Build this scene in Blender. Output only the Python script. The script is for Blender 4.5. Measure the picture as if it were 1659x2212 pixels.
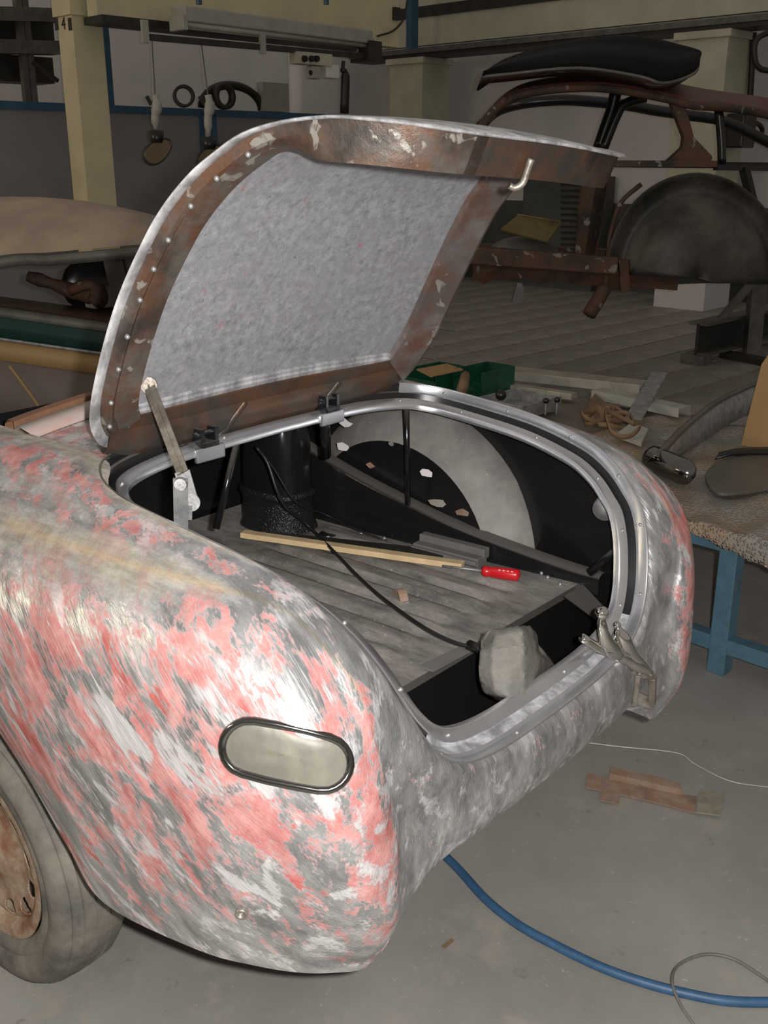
import bpy, bmesh, math, random
import numpy as np
from mathutils import Vector, Matrix

for o in list(bpy.data.objects):
    bpy.data.objects.remove(o, do_unlink=True)
SC = bpy.context.scene
COL = SC.collection
random.seed(7)
RNG = np.random.RandomState(5)

# ------------------------------------------------------------------ camera
# World frame: X across the red car (to its right), Y towards its nose, Z up, zero a hand above the floor.
F_PX, CAM_H = 2235.0, 1.73
ZF = -0.12          # workshop floor level
PITCH = math.atan((1106 - 350) / F_PX)
TH = math.radians(40.0)
V_ = np.array([math.cos(TH), math.sin(TH), 0.0])
CR = np.array([math.sin(TH), -math.cos(TH), 0.0])
CF = math.cos(PITCH) * V_ - math.sin(PITCH) * np.array([0, 0, 1.0])
CU = math.sin(PITCH) * V_ + math.cos(PITCH) * np.array([0, 0, 1.0])
CO = np.array([0, 0, CAM_H])
cam_d = bpy.data.cameras.new('camera')
cam_d.sensor_fit = 'VERTICAL'
cam_d.sensor_height = 36.0
cam_d.lens = F_PX / 2212.0 * 36.0
cam_d.clip_start = 0.05
cam_d.clip_end = 200
cam = bpy.data.objects.new('camera', cam_d)
COL.objects.link(cam)
cam.matrix_world = Matrix(((CR[0], CU[0], -CF[0], 0), (CR[1], CU[1], -CF[1], 0), (CR[2], CU[2], -CF[2], CAM_H), (0, 0, 0, 1)))
SC.camera = cam

def at(px, py, X=None, Y=None, Z=None, D=None, n=None, d=None):
    """3D point on the sight line through a photo pixel, at a known plane or depth"""
    r = CF * F_PX + CR * (px - 829.5) - CU * (py - 1106)
    if X is not None: t = X / r[0]
    elif Y is not None: t = Y / r[1]
    elif Z is not None: t = (Z - CAM_H) / r[2]
    elif n is not None: t = (d - np.dot(n, CO)) / np.dot(n, r)
    else: t = D / F_PX
    return CO + r * t

# ------------------------------------------------------------------ world and light
SC.view_settings.view_transform = 'Standard'
SC.view_settings.look = 'None'
SC.view_settings.gamma = 1.0
SC.view_settings.exposure = 0.0
SC.view_settings.use_curve_mapping = False
wd = bpy.data.worlds.new('hall_light')
SC.world = wd
wd.use_nodes = True
wd.node_tree.nodes['Background'].inputs[0].default_value = (1.0, 0.93, 0.84, 1)
wd.node_tree.nodes['Background'].inputs[1].default_value = 0.25

fl = bpy.data.lights.new('camera_flash_offscreen', 'POINT')
fl.energy = 305
fl.shadow_soft_size = 0.018
fl.color = (1.0, 0.975, 0.95)
flo = bpy.data.objects.new('camera_flash_offscreen', fl)
flo.location = (CO + CR * 0.075 + CU * 0.03)
COL.objects.link(flo)
# warm daylight from the left side of the hall: it lights the left faces of the cream column
sl = bpy.data.lights.new('window_left_offscreen', 'AREA')
sl.shape = 'RECTANGLE'; sl.size = 5.0; sl.size_y = 1.2
sl.energy = 200; sl.color = (1.0, 0.84, 0.60)
slo = bpy.data.objects.new('window_left_offscreen', sl)
slo.location = (-7.0, 9.0, 4.5)
slo.rotation_euler = (Vector((3.5, 5.5, 1.2)) - Vector(slo.location)).to_track_quat('-Z', 'Y').to_euler()
COL.objects.link(slo)

# ------------------------------------------------------------------ materials
MATS = {}
class NT:
    def __init__(s, name):
        s.m = bpy.data.materials.new(name); s.m.use_nodes = True
        s.t = s.m.node_tree; s.b = s.t.nodes['Principled BSDF']
        s.tc = s.t.nodes.new('ShaderNodeTexCoord').outputs['Object']
    def n(s, typ, **k):
        x = s.t.nodes.new(typ)
        for a, v in k.items():
            if a.startswith('_'): setattr(x, a[1:], v)
            else:
                key = int(a[1:]) if (a[0] == 'i' and a[1:].isdigit()) else a
                if hasattr(v, 'is_linked') or hasattr(v, 'links'): s.t.links.new(v, x.inputs[key])
                else: x.inputs[key].default_value = v
        return x
    def noise(s, scale, detail=4, rough=.55, stretch=None, rot=(0, 0, 0), dist=0.0, seed=0, grain=None):
        v = s.tc
        if stretch or seed:
            mp = s.n('ShaderNodeMapping'); s.t.links.new(v, mp.inputs[0])
            mp.inputs['Scale'].default_value = stretch or (1, 1, 1)
            mp.inputs['Rotation'].default_value = rot
            mp.inputs['Location'].default_value = (seed * 3.7, seed * 1.3, seed * 2.1)
            if grain:      # rotate first, then stretch along the turned Z axis
                mp.vector_type = 'TEXTURE'; mp.inputs['Scale'].default_value = (1, 1, grain[0]); mp.inputs['Rotation'].default_value = (grain[1], grain[2], 0)
            v = mp.outputs[0]
        x = s.n('ShaderNodeTexNoise', Scale=scale, Detail=detail, Roughness=rough, Distortion=dist)
        s.t.links.new(v, x.inputs['Vector'])
        return x.outputs[0]
    def ramp(s, fac, a, b, c0=(0, 0, 0, 1), c1=(1, 1, 1, 1), mode='LINEAR'):
        r = s.n('ShaderNodeValToRGB'); s.t.links.new(fac, r.inputs[0])
        r.color_ramp.interpolation = mode
        e = r.color_ramp.elements
        e[0].position = a; e[0].color = c0; e[1].position = b; e[1].color = c1
        return r.outputs[0]
    def mix(s, fac, a, b):
        x = s.n('ShaderNodeMix'); x.data_type = 'RGBA'
        for inp, v in ((0, fac), (6, a), (7, b)):
            if hasattr(v, 'links'): s.t.links.new(v, x.inputs[inp])
            else: x.inputs[inp].default_value = v if inp == 0 else (tuple(v) + (1,))[:4]
        return x.outputs[2]
    def math(s, op, a, b=0.0, c=None):
        x = s.n('ShaderNodeMath'); x.operation = op
        for i, v in enumerate((a, b) if c is None else (a, b, c)):
            if hasattr(v, 'links'): s.t.links.new(v, x.inputs[i])
            else: x.inputs[i].default_value = v
        return x.outputs[0]
    def bump(s, h, strength=.3, dist=.01, normal=None):
        x = s.n('ShaderNodeBump', Strength=strength, Distance=dist); s.t.links.new(h, x.inputs['Height'])
        if normal is not None: s.t.links.new(normal, x.inputs['Normal'])
        return x.outputs[0]
    def set(s, **k):
        for a, v in k.items():
            a = {'col': 'Base Color', 'rough': 'Roughness', 'metal': 'Metallic', 'nrm': 'Normal', 'alpha': 'Alpha', 'trans': 'Transmission Weight', 'spec': 'Specular IOR Level', 'coat': 'Coat Weight', 'ior': 'IOR'}[a]
            if hasattr(v, 'links'): s.t.links.new(v, s.b.inputs[a])
            elif a == 'Base Color': s.b.inputs[a].default_value = (tuple(v) + (1,))[:4]
            else: s.b.inputs[a].default_value = v
        return s.m

def mat_simple(name, col, rough=.6, metal=0.0, var=.25, scale=12, bump=0.0, col2=None, bscale=60, spec=.5):
    if name in MATS: return MATS[name]
    t = NT(name)
    c2 = col2 or tuple(v * (1 - var) for v in col)
    f = t.ramp(t.noise(scale, 6, .6), .35, .68)
    t.set(col=t.mix(f, c2, col), rough=rough, metal=metal, spec=spec)
    if bump: t.set(nrm=t.bump(t.noise(bscale, 3), bump, .005))
    MATS[name] = t.m
    return t.m

def mat_rust(name, base, rust, dark, scale=9, rough=.55, metal=.25, spots=None):
    t = NT(name)
    a = t.mix(t.ramp(t.noise(scale, 8, .65), .4, .6), rust, base)
    a = t.mix(t.ramp(t.noise(scale * .45, 6, .6, seed=2), .5, .66), a, dark)
    if spots:
        a = t.mix(t.ramp(t.noise(scale * 1.7, 5, .5, seed=4, dist=.6), .62, .66), a, spots)
    t.set(col=a, rough=rough, metal=metal, nrm=t.bump(t.noise(scale * 4, 6, .7), .35, .006))
    MATS[name] = t.m
    return t.m

# red primer sanded through to bare aluminium; the 'paint' attribute says where primer or filler is left
def mat_body():
    t = NT('sanded_body')
    at_ = t.n('ShaderNodeAttribute'); at_.attribute_name = 'paint'
    sep = t.n('ShaderNodeSeparateColor'); t.t.links.new(at_.outputs['Color'], sep.inputs[0])
    pr, du, ye = sep.outputs[0], sep.outputs[1], sep.outputs[2]
    DG = -.72                      # sanding direction: down and to the tail
    big = t.noise(17, 4, .62, seed=1, grain=(2.0, DG, 0), dist=.6)
    fine = t.noise(42, 6, .75, seed=3, grain=(3.0, DG - .15, .2))
    streak = t.noise(190, 3, .6, seed=5, grain=(14, DG - .1, .1))
    f = t.math('ADD', t.math('MULTIPLY_ADD', t.math('SUBTRACT', big, .5), 2.6, pr), t.math('MULTIPLY', t.math('SUBTRACT', fine, .5), 1.3))
    f = t.math('ADD', f, t.math('MULTIPLY', t.math('SUBTRACT', streak, .5), 1.0))
    pm = t.ramp(f, .42, .70)
    red = t.mix(t.ramp(t.noise(20, 5, .7, seed=1), .38, .66), (.40, .155, .145), (.50, .265, .25))
    red = t.mix(t.ramp(t.noise(15, 4, .6, seed=9, grain=(2, DG, 0)), .56, .66), red, (.37, .10, .088))
    sand = t.noise(15, 6, .68, seed=6, grain=(3.0, DG, 0))
    met = t.mix(t.ramp(sand, .36, .64), (.35, .355, .36), (.68, .685, .69))
    # polished sander strokes, clean of paint
    stn = t.noise(21, 3, .5, seed=14, grain=(3.6, DG - .25, .1), dist=.5)
    stk = t.math('MULTIPLY', t.ramp(t.math('ADD', stn, t.math('MULTIPLY', t.math('SUBTRACT', streak, .5), .28)), .56, .65), t.math('SUBTRACT', 1.0, du))
    met = t.mix(stk, met, (.95, .95, .96))
    df = t.ramp(t.math('ADD', du, t.math('MULTIPLY', t.math('SUBTRACT', t.noise(14, 7, .7, stretch=(1.6, .3, 1), seed=8), .5), 1.2)), .40, .66)
    pm2 = t.math('MULTIPLY', t.math('MULTIPLY', pm, t.math('SUBTRACT', 1.0, t.math('MULTIPLY', df, .72))), t.math('SUBTRACT', 1.0, t.math('MULTIPLY', stk, .9)))
    base = t.mix(df, met, t.mix(t.ramp(t.noise(36, 6, .72, stretch=(1.5, .3, 1), seed=11), .33, .68), (.25, .23, .195), (.44, .40, .34)))
    col = t.mix(pm2, base, red)
    col = t.mix(ye, col, (.55, .40, .20))
    lump = t.noise(16, 2, .45, seed=12, grain=(2.5, DG, 0))
    brush = t.noise(230, 2, .5, seed=7, grain=(20, DG - .1, .1))
    nrm = t.bump(lump, .6, .025)
    nrm = t.bump(brush, .4, .003, nrm)
    bare = t.math('SUBTRACT', 1.0, t.math('MAXIMUM', pm2, t.math('MULTIPLY', df, .8)))
    mt = t.math('MULTIPLY', bare, .80)
    rg = t.math('MULTIPLY_ADD', t.math('SUBTRACT', 1.0, bare), .16, t.math('MULTIPLY_ADD', stk, .08, .36))
    t.set(col=col, rough=rg, metal=mt, nrm=nrm)
    MATS['body'] = t.m
mat_body()

def mat_alu(name, col=(.62, .63, .65), rough=.34, dark=(.33, .33, .34), scale=20, metal=.85, bump=.15, stretch=(1, 1, 1)):
    t = NT(name)
    f = t.noise(scale, 6, .65, stretch=stretch)
    t.set(col=t.mix(t.ramp(f, .38, .66), dark, col), rough=rough, metal=metal, nrm=t.bump(t.noise(scale * 5, 3), bump, .003))
    MATS[name] = t.m
    return t.m
mat_alu('alu_strip', (.74, .75, .78), .27, (.60, .61, .64), 7, .9, .0)
mat_alu('alu_rim', (.74, .74, .76), .45, (.30, .30, .31), 26, .45, .2, (1, 1, .3))
mat_alu('zinc', (.40, .40, .40), .45, (.24, .24, .24), 25, .6)
mat_alu('chrome', (.82, .80, .76), .07, (.74, .72, .68), 5, 1.0, 0.0)
mat_alu('dark_chrome', (.27, .265, .26), .13, (.20, .195, .19), 5, 1.0, 0.0)
mat_alu('steel', (.40, .36, .31), .4, (.20, .17, .14), 30, .7)

def mat_lidpanel():
    t = NT('lid_inside')
    f = t.ramp(t.noise(48, 9, .78), .34, .66)
    c = t.mix(f, (.20, .20, .215), (.43, .43, .46))
    c = t.mix(t.ramp(t.noise(7, 5, .7, seed=2), .45, .75), c, (.29, .29, .315))
    rd = t.math('MULTIPLY', t.ramp(t.noise(48, 6, .7, seed=5), .58, .66), t.ramp(t.noise(5, 3, .6, seed=6), .52, .64))
    c = t.mix(t.math('MULTIPLY', rd, .8), c, (.42, .16, .17))
    c = t.mix(t.math('MULTIPLY', t.ramp(t.noise(90, 4, .8, seed=8, stretch=(1, 1, .3)), .63, .69), .75), c, (.10, .10, .11))
    t.set(col=c, rough=.5, metal=.15, nrm=t.bump(t.noise(60, 5, .7), .25, .004))
    MATS['lid_inside'] = t.m
mat_lidpanel()
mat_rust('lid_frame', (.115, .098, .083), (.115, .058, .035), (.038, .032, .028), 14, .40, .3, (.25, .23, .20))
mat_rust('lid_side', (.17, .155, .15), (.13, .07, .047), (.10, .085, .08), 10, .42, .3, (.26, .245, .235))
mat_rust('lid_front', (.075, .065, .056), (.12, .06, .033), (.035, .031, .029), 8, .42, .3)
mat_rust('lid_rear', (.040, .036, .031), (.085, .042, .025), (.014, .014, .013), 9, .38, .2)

def mat_blackpaint():
    t = NT('black_paint')
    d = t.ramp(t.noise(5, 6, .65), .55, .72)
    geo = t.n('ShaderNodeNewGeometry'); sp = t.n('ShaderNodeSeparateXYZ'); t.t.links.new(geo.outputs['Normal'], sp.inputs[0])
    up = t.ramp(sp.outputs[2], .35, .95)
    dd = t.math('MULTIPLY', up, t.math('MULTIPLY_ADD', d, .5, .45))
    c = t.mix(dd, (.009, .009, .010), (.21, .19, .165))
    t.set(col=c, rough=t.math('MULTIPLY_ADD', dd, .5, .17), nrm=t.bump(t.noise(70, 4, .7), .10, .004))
    MATS['black_paint'] = t.m
mat_blackpaint()
def mat_blackrough():
    t = NT('stone_chip_black')
    t.set(col=(.012, .012, .013), rough=.22, nrm=t.bump(t.noise(190, 2, .5), .9, .006))
    MATS['black_rough'] = t.m
mat_blackrough()
def mat_dustfloor():
    t = NT('dusty_floor')
    f = t.noise(14, 8, .72, stretch=(1, .35, 1))
    c = t.mix(t.ramp(f, .3, .7), (.075, .07, .065), (.33, .305, .275))
    c = t.mix(t.ramp(t.noise(70, 5, .7, seed=3), .62, .72), c, (.50, .48, .45))
    t.set(col=c, rough=.65, nrm=t.bump(t.noise(50, 6, .75), .35, .005))
    MATS['dusty_floor'] = t.m
mat_dustfloor()
def mat_dome():
    t = NT('dusty_dome')
    c = t.mix(t.ramp(t.noise(7, 7, .65), .35, .7), (.14, .13, .12), (.27, .255, .235))
    c = t.mix(t.ramp(t.noise(60, 4, .7, seed=2), .68, .72), c, (.5, .48, .45))
    t.set(col=c, rough=.6, nrm=t.bump(t.noise(20, 4), .08, .01))
    MATS['dusty_dome'] = t.m
mat_dome()
mat_simple('rubber', (.20, .18, .145), .75, 0, .5, 9, .2, col2=(.075, .07, .064))
mat_simple('black_rubber', (.015, .015, .015), .45)
mat_simple('black_plastic', (.012, .012, .012), .3)

# ------------------------------------------------------------------ mesh helpers
def tag(o, label=None, cat=None, group=None, kind=None):
    if label: o['label'] = label
    if cat: o['category'] = cat
    if group: o['group'] = group
    if kind: o['kind'] = kind
    return o
def thing(name, label, cat, loc=(0, 0, 0), group=None):
    o = bpy.data.objects.new(name, None); COL.objects.link(o)
    o.empty_display_size = .05
    o.location = [float(v) for v in loc]
    return tag(o, label, cat, group)
def wloc(o):
    v = Vector((0, 0, 0))
    while o is not None:
        v += Vector(o.location); o = o.parent
    return v

class MB:
    """collects shapes, builds one mesh object (coordinates given in world space)"""
    def __init__(s): s.v = []; s.f = []
    def add(s, vs, fs):
        k = len(s.v); s.v += [tuple(float(c) for c in v) for v in vs]; s.f += [tuple(i + k for i in f) for f in fs]; return s
    def box(s, c, size, M=None):
        x, y, z = [v / 2 for v in size]
        p = [Vector(q) for q in ((-x, -y, -z), (x, -y, -z), (x, y, -z), (-x, y, -z), (-x, -y, z), (x, -y, z), (x, y, z), (-x, y, z))]
        if M is not None: p = [M @ q for q in p]
        return s.add([q + Vector(c) for q in p], [(0, 3, 2, 1), (4, 5, 6, 7), (0, 1, 5, 4), (1, 2, 6, 5), (2, 3, 7, 6), (3, 0, 4, 7)])
    def bar(s, a, b, w, h, up=(0, 0, 1)):
        a, b = Vector(a), Vector(b); d = (b - a); L = d.length; d.normalize()
        u = Vector(up); r = d.cross(u)
        if r.length < 1e-4: r = d.cross(Vector((1, 0, 0)))
        r.normalize(); u = r.cross(d)
        M = Matrix((r, d, u)).transposed()
        return s.box((a + b) / 2, (w, L, h), M)
    def tube(s, pts, r, seg=8, cap=True, closed=False):
        P = [Vector(p) for p in pts]; n = len(P); R = r if hasattr(r, '__len__') else [r] * n
        vs, fs = [], []; pu = None
        for i in range(n):
            t = (P[(i + 1) % n] - P[i - 1]) if closed else (P[min(i + 1, n - 1)] - P[max(i - 1, 0)])
            t.normalize()
            if pu is None:
                pu = t.cross(Vector((0, 0, 1)))
                if pu.length < .1: pu = t.cross(Vector((1, 0, 0)))
            pu = (pu - t * pu.dot(t)).normalized(); pv = t.cross(pu)
            for k in range(seg):
                a = 2 * math.pi * k / seg
                vs.append(P[i] + (pu * math.cos(a) + pv * math.sin(a)) * R[i])
        m = n if closed else n - 1
        for i in range(m):
            for k in range(seg):
                j = (i + 1) % n
                fs.append((i * seg + k, i * seg + (k + 1) % seg, j * seg + (k + 1) % seg, j * seg + k))
        if cap and not closed:
            fs.append(tuple(range(seg - 1, -1, -1))); fs.append(tuple(range((n - 1) * seg, n * seg)))
        return s.add(vs, fs)
    def lathe(s, o, axis, prof, seg=24):
        """prof: (distance along axis, radius)"""
        o, a = Vector(o), Vector(axis).normalized()
        u = a.cross(Vector((0, 0, 1)))
        if u.length < .1: u = a.cross(Vector((1, 0, 0)))
        u.normalize(); w = a.cross(u); vs, fs = [], []
        for d, r in prof:
            for k in range(seg):
                t = 2 * math.pi * k / seg
                vs.append(o + a * d + (u * math.cos(t) + w * math.sin(t)) * max(r, 1e-5))
        for i in range(len(prof) - 1):
            for k in range(seg):
                fs.append((i * seg + k, i * seg + (k + 1) % seg, (i + 1) * seg + (k + 1) % seg, (i + 1) * seg + k))
        return s.add(vs, fs)
    def ball(s, c, r, seg=10, sc=(1, 1, 1)):
        c = Vector(c); k = len(s.v)
        s.lathe((0, 0, 0), (0, 0, 1), [(-math.cos(math.pi * i / (seg // 2 + 1)) * r, math.sin(math.pi * i / (seg // 2 + 1)) * r) for i in range(seg // 2 + 2)], seg)
        for i in range(k, len(s.v)):
            q = s.v[i]; s.v[i] = (c[0] + q[0] * sc[0], c[1] + q[1] * sc[1], c[2] + q[2] * sc[2])
        return s
    def grid(s, G, flip=False):
        G = np.asarray(G); a, b = G.shape[:2]; k = []
        for i in range(a - 1):
            for j in range(b - 1):
                q = (i * b + j, i * b + j + 1, (i + 1) * b + j + 1, (i + 1) * b + j)
                k.append(q[::-1] if flip else q)
        return s.add(G.reshape(-1, 3), k)
    def prism(s, poly, off):
        """polygon of 3D points swept by the vector off"""
        n = len(poly); off = Vector(off)
        vs = [Vector(p) for p in poly] + [Vector(p) + off for p in poly]
        fs = [tuple(range(n - 1, -1, -1)), tuple(range(n, 2 * n))] + [(i, (i + 1) % n, n + (i + 1) % n, n + i) for i in range(n)]
        return s.add(vs, fs)
    def build(s, name, mat, parent=None, smooth=False, bevel=0.0, solid=0.0, weld=0.0, sub=0, label=None, auto=None):
        base = wloc(parent) if parent else Vector((0, 0, 0))
        me = bpy.data.meshes.new(name)
        me.from_pydata([tuple(Vector(v) - base) for v in s.v], [], s.f)
        bm = bmesh.new(); bm.from_mesh(me)
        if weld: bmesh.ops.remove_doubles(bm, verts=bm.verts, dist=weld)
        bmesh.ops.recalc_face_normals(bm, faces=bm.faces)
        bm.to_mesh(me); bm.free()
        if smooth:
            for p in me.polygons: p.use_smooth = True
            if auto: me.set_sharp_from_angle(angle=math.radians(auto))
        o = bpy.data.objects.new(name, me); COL.objects.link(o)
        if parent: o.parent = parent
        me.materials.append(MATS[mat] if isinstance(mat, str) else mat)
        if solid:
            md = o.modifiers.new('thickness', 'SOLIDIFY'); md.thickness = solid; md.offset = 0
        if sub:
            md = o.modifiers.new('smooth', 'SUBSURF'); md.levels = sub; md.render_levels = sub
        if bevel:
            md = o.modifiers.new('edge', 'BEVEL'); md.width = bevel; md.segments = 2; md.limit_method = 'ANGLE'
        if label: o['label'] = label
        return o

def crom(P, n, closed=False):
    """Catmull-Rom through rows of P (any dimension), n samples per span"""
    P = np.asarray(P, float); m = len(P); out = []
    for i in range(m if closed else m - 1):
        if closed: a, b, c, d = P[i - 1], P[i], P[(i + 1) % m], P[(i + 2) % m]
        else:
            b, c = P[i], P[i + 1]
            a = P[i - 1] if i else 2 * b - c
            d = P[i + 2] if i + 2 < m else 2 * c - b
        for k in range(n):
            t = k / n
            out.append(.5 * (2 * b + (c - a) * t + (2 * a - 5 * b + 4 * c - d) * t * t + (3 * b - a - 3 * c + d) * t ** 3))
    if not closed: out.append(P[-1])
    return np.array(out)
def surf(C, nu, nv):
    C = np.asarray(C, float)
    A = crom(C, nu)
    return np.swapaxes(crom(np.swapaxes(A, 0, 1), nv), 0, 1)
# ================================================================== THE RED CAR
XC = 1.70
car = thing('car', 'roadster body with sanded red primer, bare aluminium and raised trunk lid', 'car', (XC, 1.6, ZF))
LIP = np.array([(0, 1.80, 1.175), (.25, 1.798, 1.172), (.40, 1.788, 1.163), (.50, 1.757, 1.153), (.552, 1.70, 1.142), (.577, 1.63, 1.13), (.585, 1.55, 1.12),
                (.585, 1.45, 1.109), (.58, 1.366, 1.097), (.568, 1.276, 1.079), (.555, 1.197, 1.057), (.537, 1.129, 1.023), (.52, 1.082, .987), (.505, 1.043, .948),
                (.482, 1.012, .89), (.455, .99, .824), (.424, .974, .761), (.38, .963, .707), (.31, .958, .667), (.19, .956, .645), (0, .955, .64)])
# spokes from the trunk lip (column 0) over the crease (2) and the fender crown (3) down to the hem (7); X, Y, Z on the left side
SP = [
 [(1.20, 3.0, 1.13), (1.13, 3.0, 1.13), (.99, 3.0, 1.07), (.93, 3.0, 1.01), (.885, 3.0, .92), (.87, 3.0, .75), (.875, 3.0, .58), (.905, 3.0, .42)],
 [(1.20, 2.55, 1.15), (1.12, 2.55, 1.14), (.98, 2.55, 1.07), (.92, 2.55, 1.01), (.88, 2.55, .92), (.87, 2.5, .80), (.875, 2.42, .66), (.905, 2.36, .53)],
 [(1.20, 2.25, 1.16), (1.12, 2.25, 1.14), (.98, 2.25, 1.07), (.915, 2.25, 1.01), (.876, 2.24, .93), (.868, 2.2, .85), (.872, 2.14, .76), (.90, 2.10, .705)],
 [(1.20, 2.03, 1.16), (1.12, 2.03, 1.145), (.98, 2.03, 1.066), (.915, 2.03, 1.01), (.876, 2.02, .93), (.868, 1.98, .85), (.872, 1.91, .76), (.90, 1.87, .70)],
 [None, (1.13, 1.79, 1.14), (.982, 1.80, 1.063), (.918, 1.80, 1.01), (.88, 1.79, .93), (.868, 1.76, .84), (.872, 1.72, .73), (.90, 1.70, .605)],
 [None, (1.09, 1.63, 1.117), (.992, 1.63, 1.063), (.925, 1.62, 1.01), (.885, 1.60, .93), (.868, 1.57, .80), (.874, 1.56, .64), (.902, 1.56, .475)],
 [None, (1.083, 1.45, 1.098), (1.006, 1.45, 1.062), (.940, 1.44, 1.012), (.897, 1.42, .93), (.878, 1.40, .78), (.884, 1.42, .58), (.905, 1.455, .392)],
 [None, (1.10, 1.276, 1.074), (1.042, 1.262, 1.056), (.985, 1.225, 1.013), (.942, 1.18, .93), (.925, 1.15, .77), (.930, 1.17, .57), (.945, 1.235, .382)],
 [None, (1.125, 1.192, 1.056), (1.078, 1.178, 1.044), (1.03, 1.13, 1.0), (.988, 1.07, .92), (.972, 1.045, .76), (.978, 1.06, .56), (.99, 1.125, .378)],
 [None, (1.138, 1.115, 1.023), (1.098, 1.105, 1.017), (1.062, 1.06, .972), (1.03, 1.0, .89), (1.02, .975, .74), (1.025, .985, .55), (1.035, 1.06, .37)],
 [None, (1.175, 1.027, .948), (1.118, 1.014, .938), (1.10, .985, .88), (1.078, .953, .80), (1.068, .94, .68), (1.07, .945, .52), (1.08, 1.02, .362)],
 [None, (1.222, .978, .824), (1.135, .972, .85), (1.128, .952, .79), (1.118, .936, .71), (1.115, .928, .60), (1.118, .93, .48), (1.12, .99, .36)],
 [None, (1.252, .962, .755), (1.165, .965, .745), (1.158, .948, .68), (1.152, .938, .61), (1.150, .932, .54), (1.150, .935, .47), (1.155, .98, .375)],
 [None, (1.30, .953, .695), (1.225, .967, .655), (1.205, .96, .60), (1.195, .952, .55), (1.190, .950, .50), (1.190, .955, .455), (1.20, .99, .405)],
 [None, (1.385, .948, .655), (1.33, .95, .618), (1.315, .948, .585), (1.31, .948, .55), (1.305, .953, .52), (1.30, .965, .487), (1.30, .998, .455)],
 [None, (1.51, .945, .633), (1.50, .937, .605), (1.495, .934, .575), (1.49, .937, .545), (1.49, .945, .517), (1.49, .96, .488), (1.49, 1.0, .458)],
 [None, (1.70, .944, .628), (1.70, .935, .60), (1.70, .932, .572), (1.70, .935, .543), (1.70, .943, .516), (1.70, .958, .488), (1.70, 1.0, .458)],
]
for row, i in zip(SP[4:], (3, 5, 7, 9, 10, 11, 13, 15, 16, 17, 18, 19, 20)):
    row[0] = (XC - LIP[i][0], LIP[i][1], LIP[i][2])
NU, NV = 6, 6
G = surf(SP, NU, NV)
# paint mask per control point: primer, dust, yellow
PM = np.zeros((17, 8, 3))
for i in range(17):
    for j in range(8):
        if i <= 9:
            PM[i, j, 0] = (.10, .62, .42, .56, .66, .66, .60, .50)[j]
            PM[i, j, 1] = (.85, .34, .72, .42, .08, 0, 0, 0)[j]
        elif i == 10: PM[i, j, 0] = (.1, .15, .55, .72, .80, .72, .55, .15)[j]
        elif i == 11: PM[i, j, 0] = (.05, .1, .5, .7, .74, .64, .45, .05)[j]
        elif i == 12: PM[i, j, 0] = (0, .05, .28, .48, .54, .42, .2, 0)[j]
        if i >= 7: PM[i, j, 1] *= max(.25, 1 - (i - 6) / 5)
        if i >= 13: PM[i, j, 0] = .0; PM[i, j, 1] = .30
        if i >= 7 and j == 0: PM[i, j, 0] = 0
        if i >= 7 and j == 7: PM[i, j, 0] = .12
        if 6 <= i <= 9 and j == 6: PM[i, j, 0] = .42
PM[7:11, 6, 0] = (.46, .44, .42, .42)
PM[7:9, 1, 0] = .25; PM[6:9, 0, 0] = 0
PMg = np.clip(surf(PM, NU, NV), 0, 1)
# thin yellow filler line along the crease
for i in range(PMg.shape[0]):
    for j in range(PMg.shape[1]):
        PMg[i, j, 2] = .34 if (j == 2 * NV and 4 * NU < i < 10.5 * NU) else 0
Gm = G.copy(); Gm[..., 0] = 2 * XC - Gm[..., 0]
# rear deck between the cockpit edge and the lid opening
fr = crom(LIP[:4][::-1], 4)
dk = []
for w, y, z in fr:
    dk.append([(XC - w, y + (2.03 - y) * t, z + (1.185 - .04 * (w / .5) ** 2 - .012 * 0 - z) * t) for t in np.linspace(0, 1, 7)])
DK = np.array(dk); DK[0, :, 2] = np.interp(np.linspace(0, 1, 7), [0, 1], [1.153, 1.16])
DKm = DK.copy(); DKm[..., 0] = 2 * XC - DKm[..., 0]
mb = MB(); mb.grid(G); mb.grid(Gm); mb.grid(DK); mb.grid(DKm)
# folded inner edges: hem and lip turned in
hem = G[:, -1]; hin = hem.copy(); hin[:, 0] += .02; hin[:, 2] += .006
mb.grid(np.stack([hem, hin], 1)); hm = Gm[:, -1]; hi2 = hm.copy(); hi2[:, 0] -= .02; hi2[:, 2] += .006; mb.grid(np.stack([hm, hi2], 1))
body = mb.build('body_shell', 'body', car, smooth=True, label='sanded aluminium body panels with patches of red primer')
me = body.data
ca = me.color_attributes.new('paint', 'FLOAT_COLOR', 'POINT')
allm = np.concatenate([PMg.reshape(-1, 3)] * 2 + [np.tile([.45, .35, 0], (DK.size // 3, 1))] * 2 + [np.tile([.3, 0, 0], (len(hem) * 2, 1))] * 2)
flat = np.ones((len(me.vertices), 4)); flat[:len(allm), :3] = allm[:len(me.vertices)]
ca.data.foreach_set('color', flat.reshape(-1))
bmw = bmesh.new(); bmw.from_mesh(me); bmesh.ops.remove_doubles(bmw, verts=bmw.verts, dist=.0006); bmesh.ops.recalc_face_normals(bmw, faces=bmw.faces); bmw.to_mesh(me); bmw.free()
for p in me.polygons: p.use_smooth = True
me.set_sharp_from_angle(angle=math.radians(50))

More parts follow.
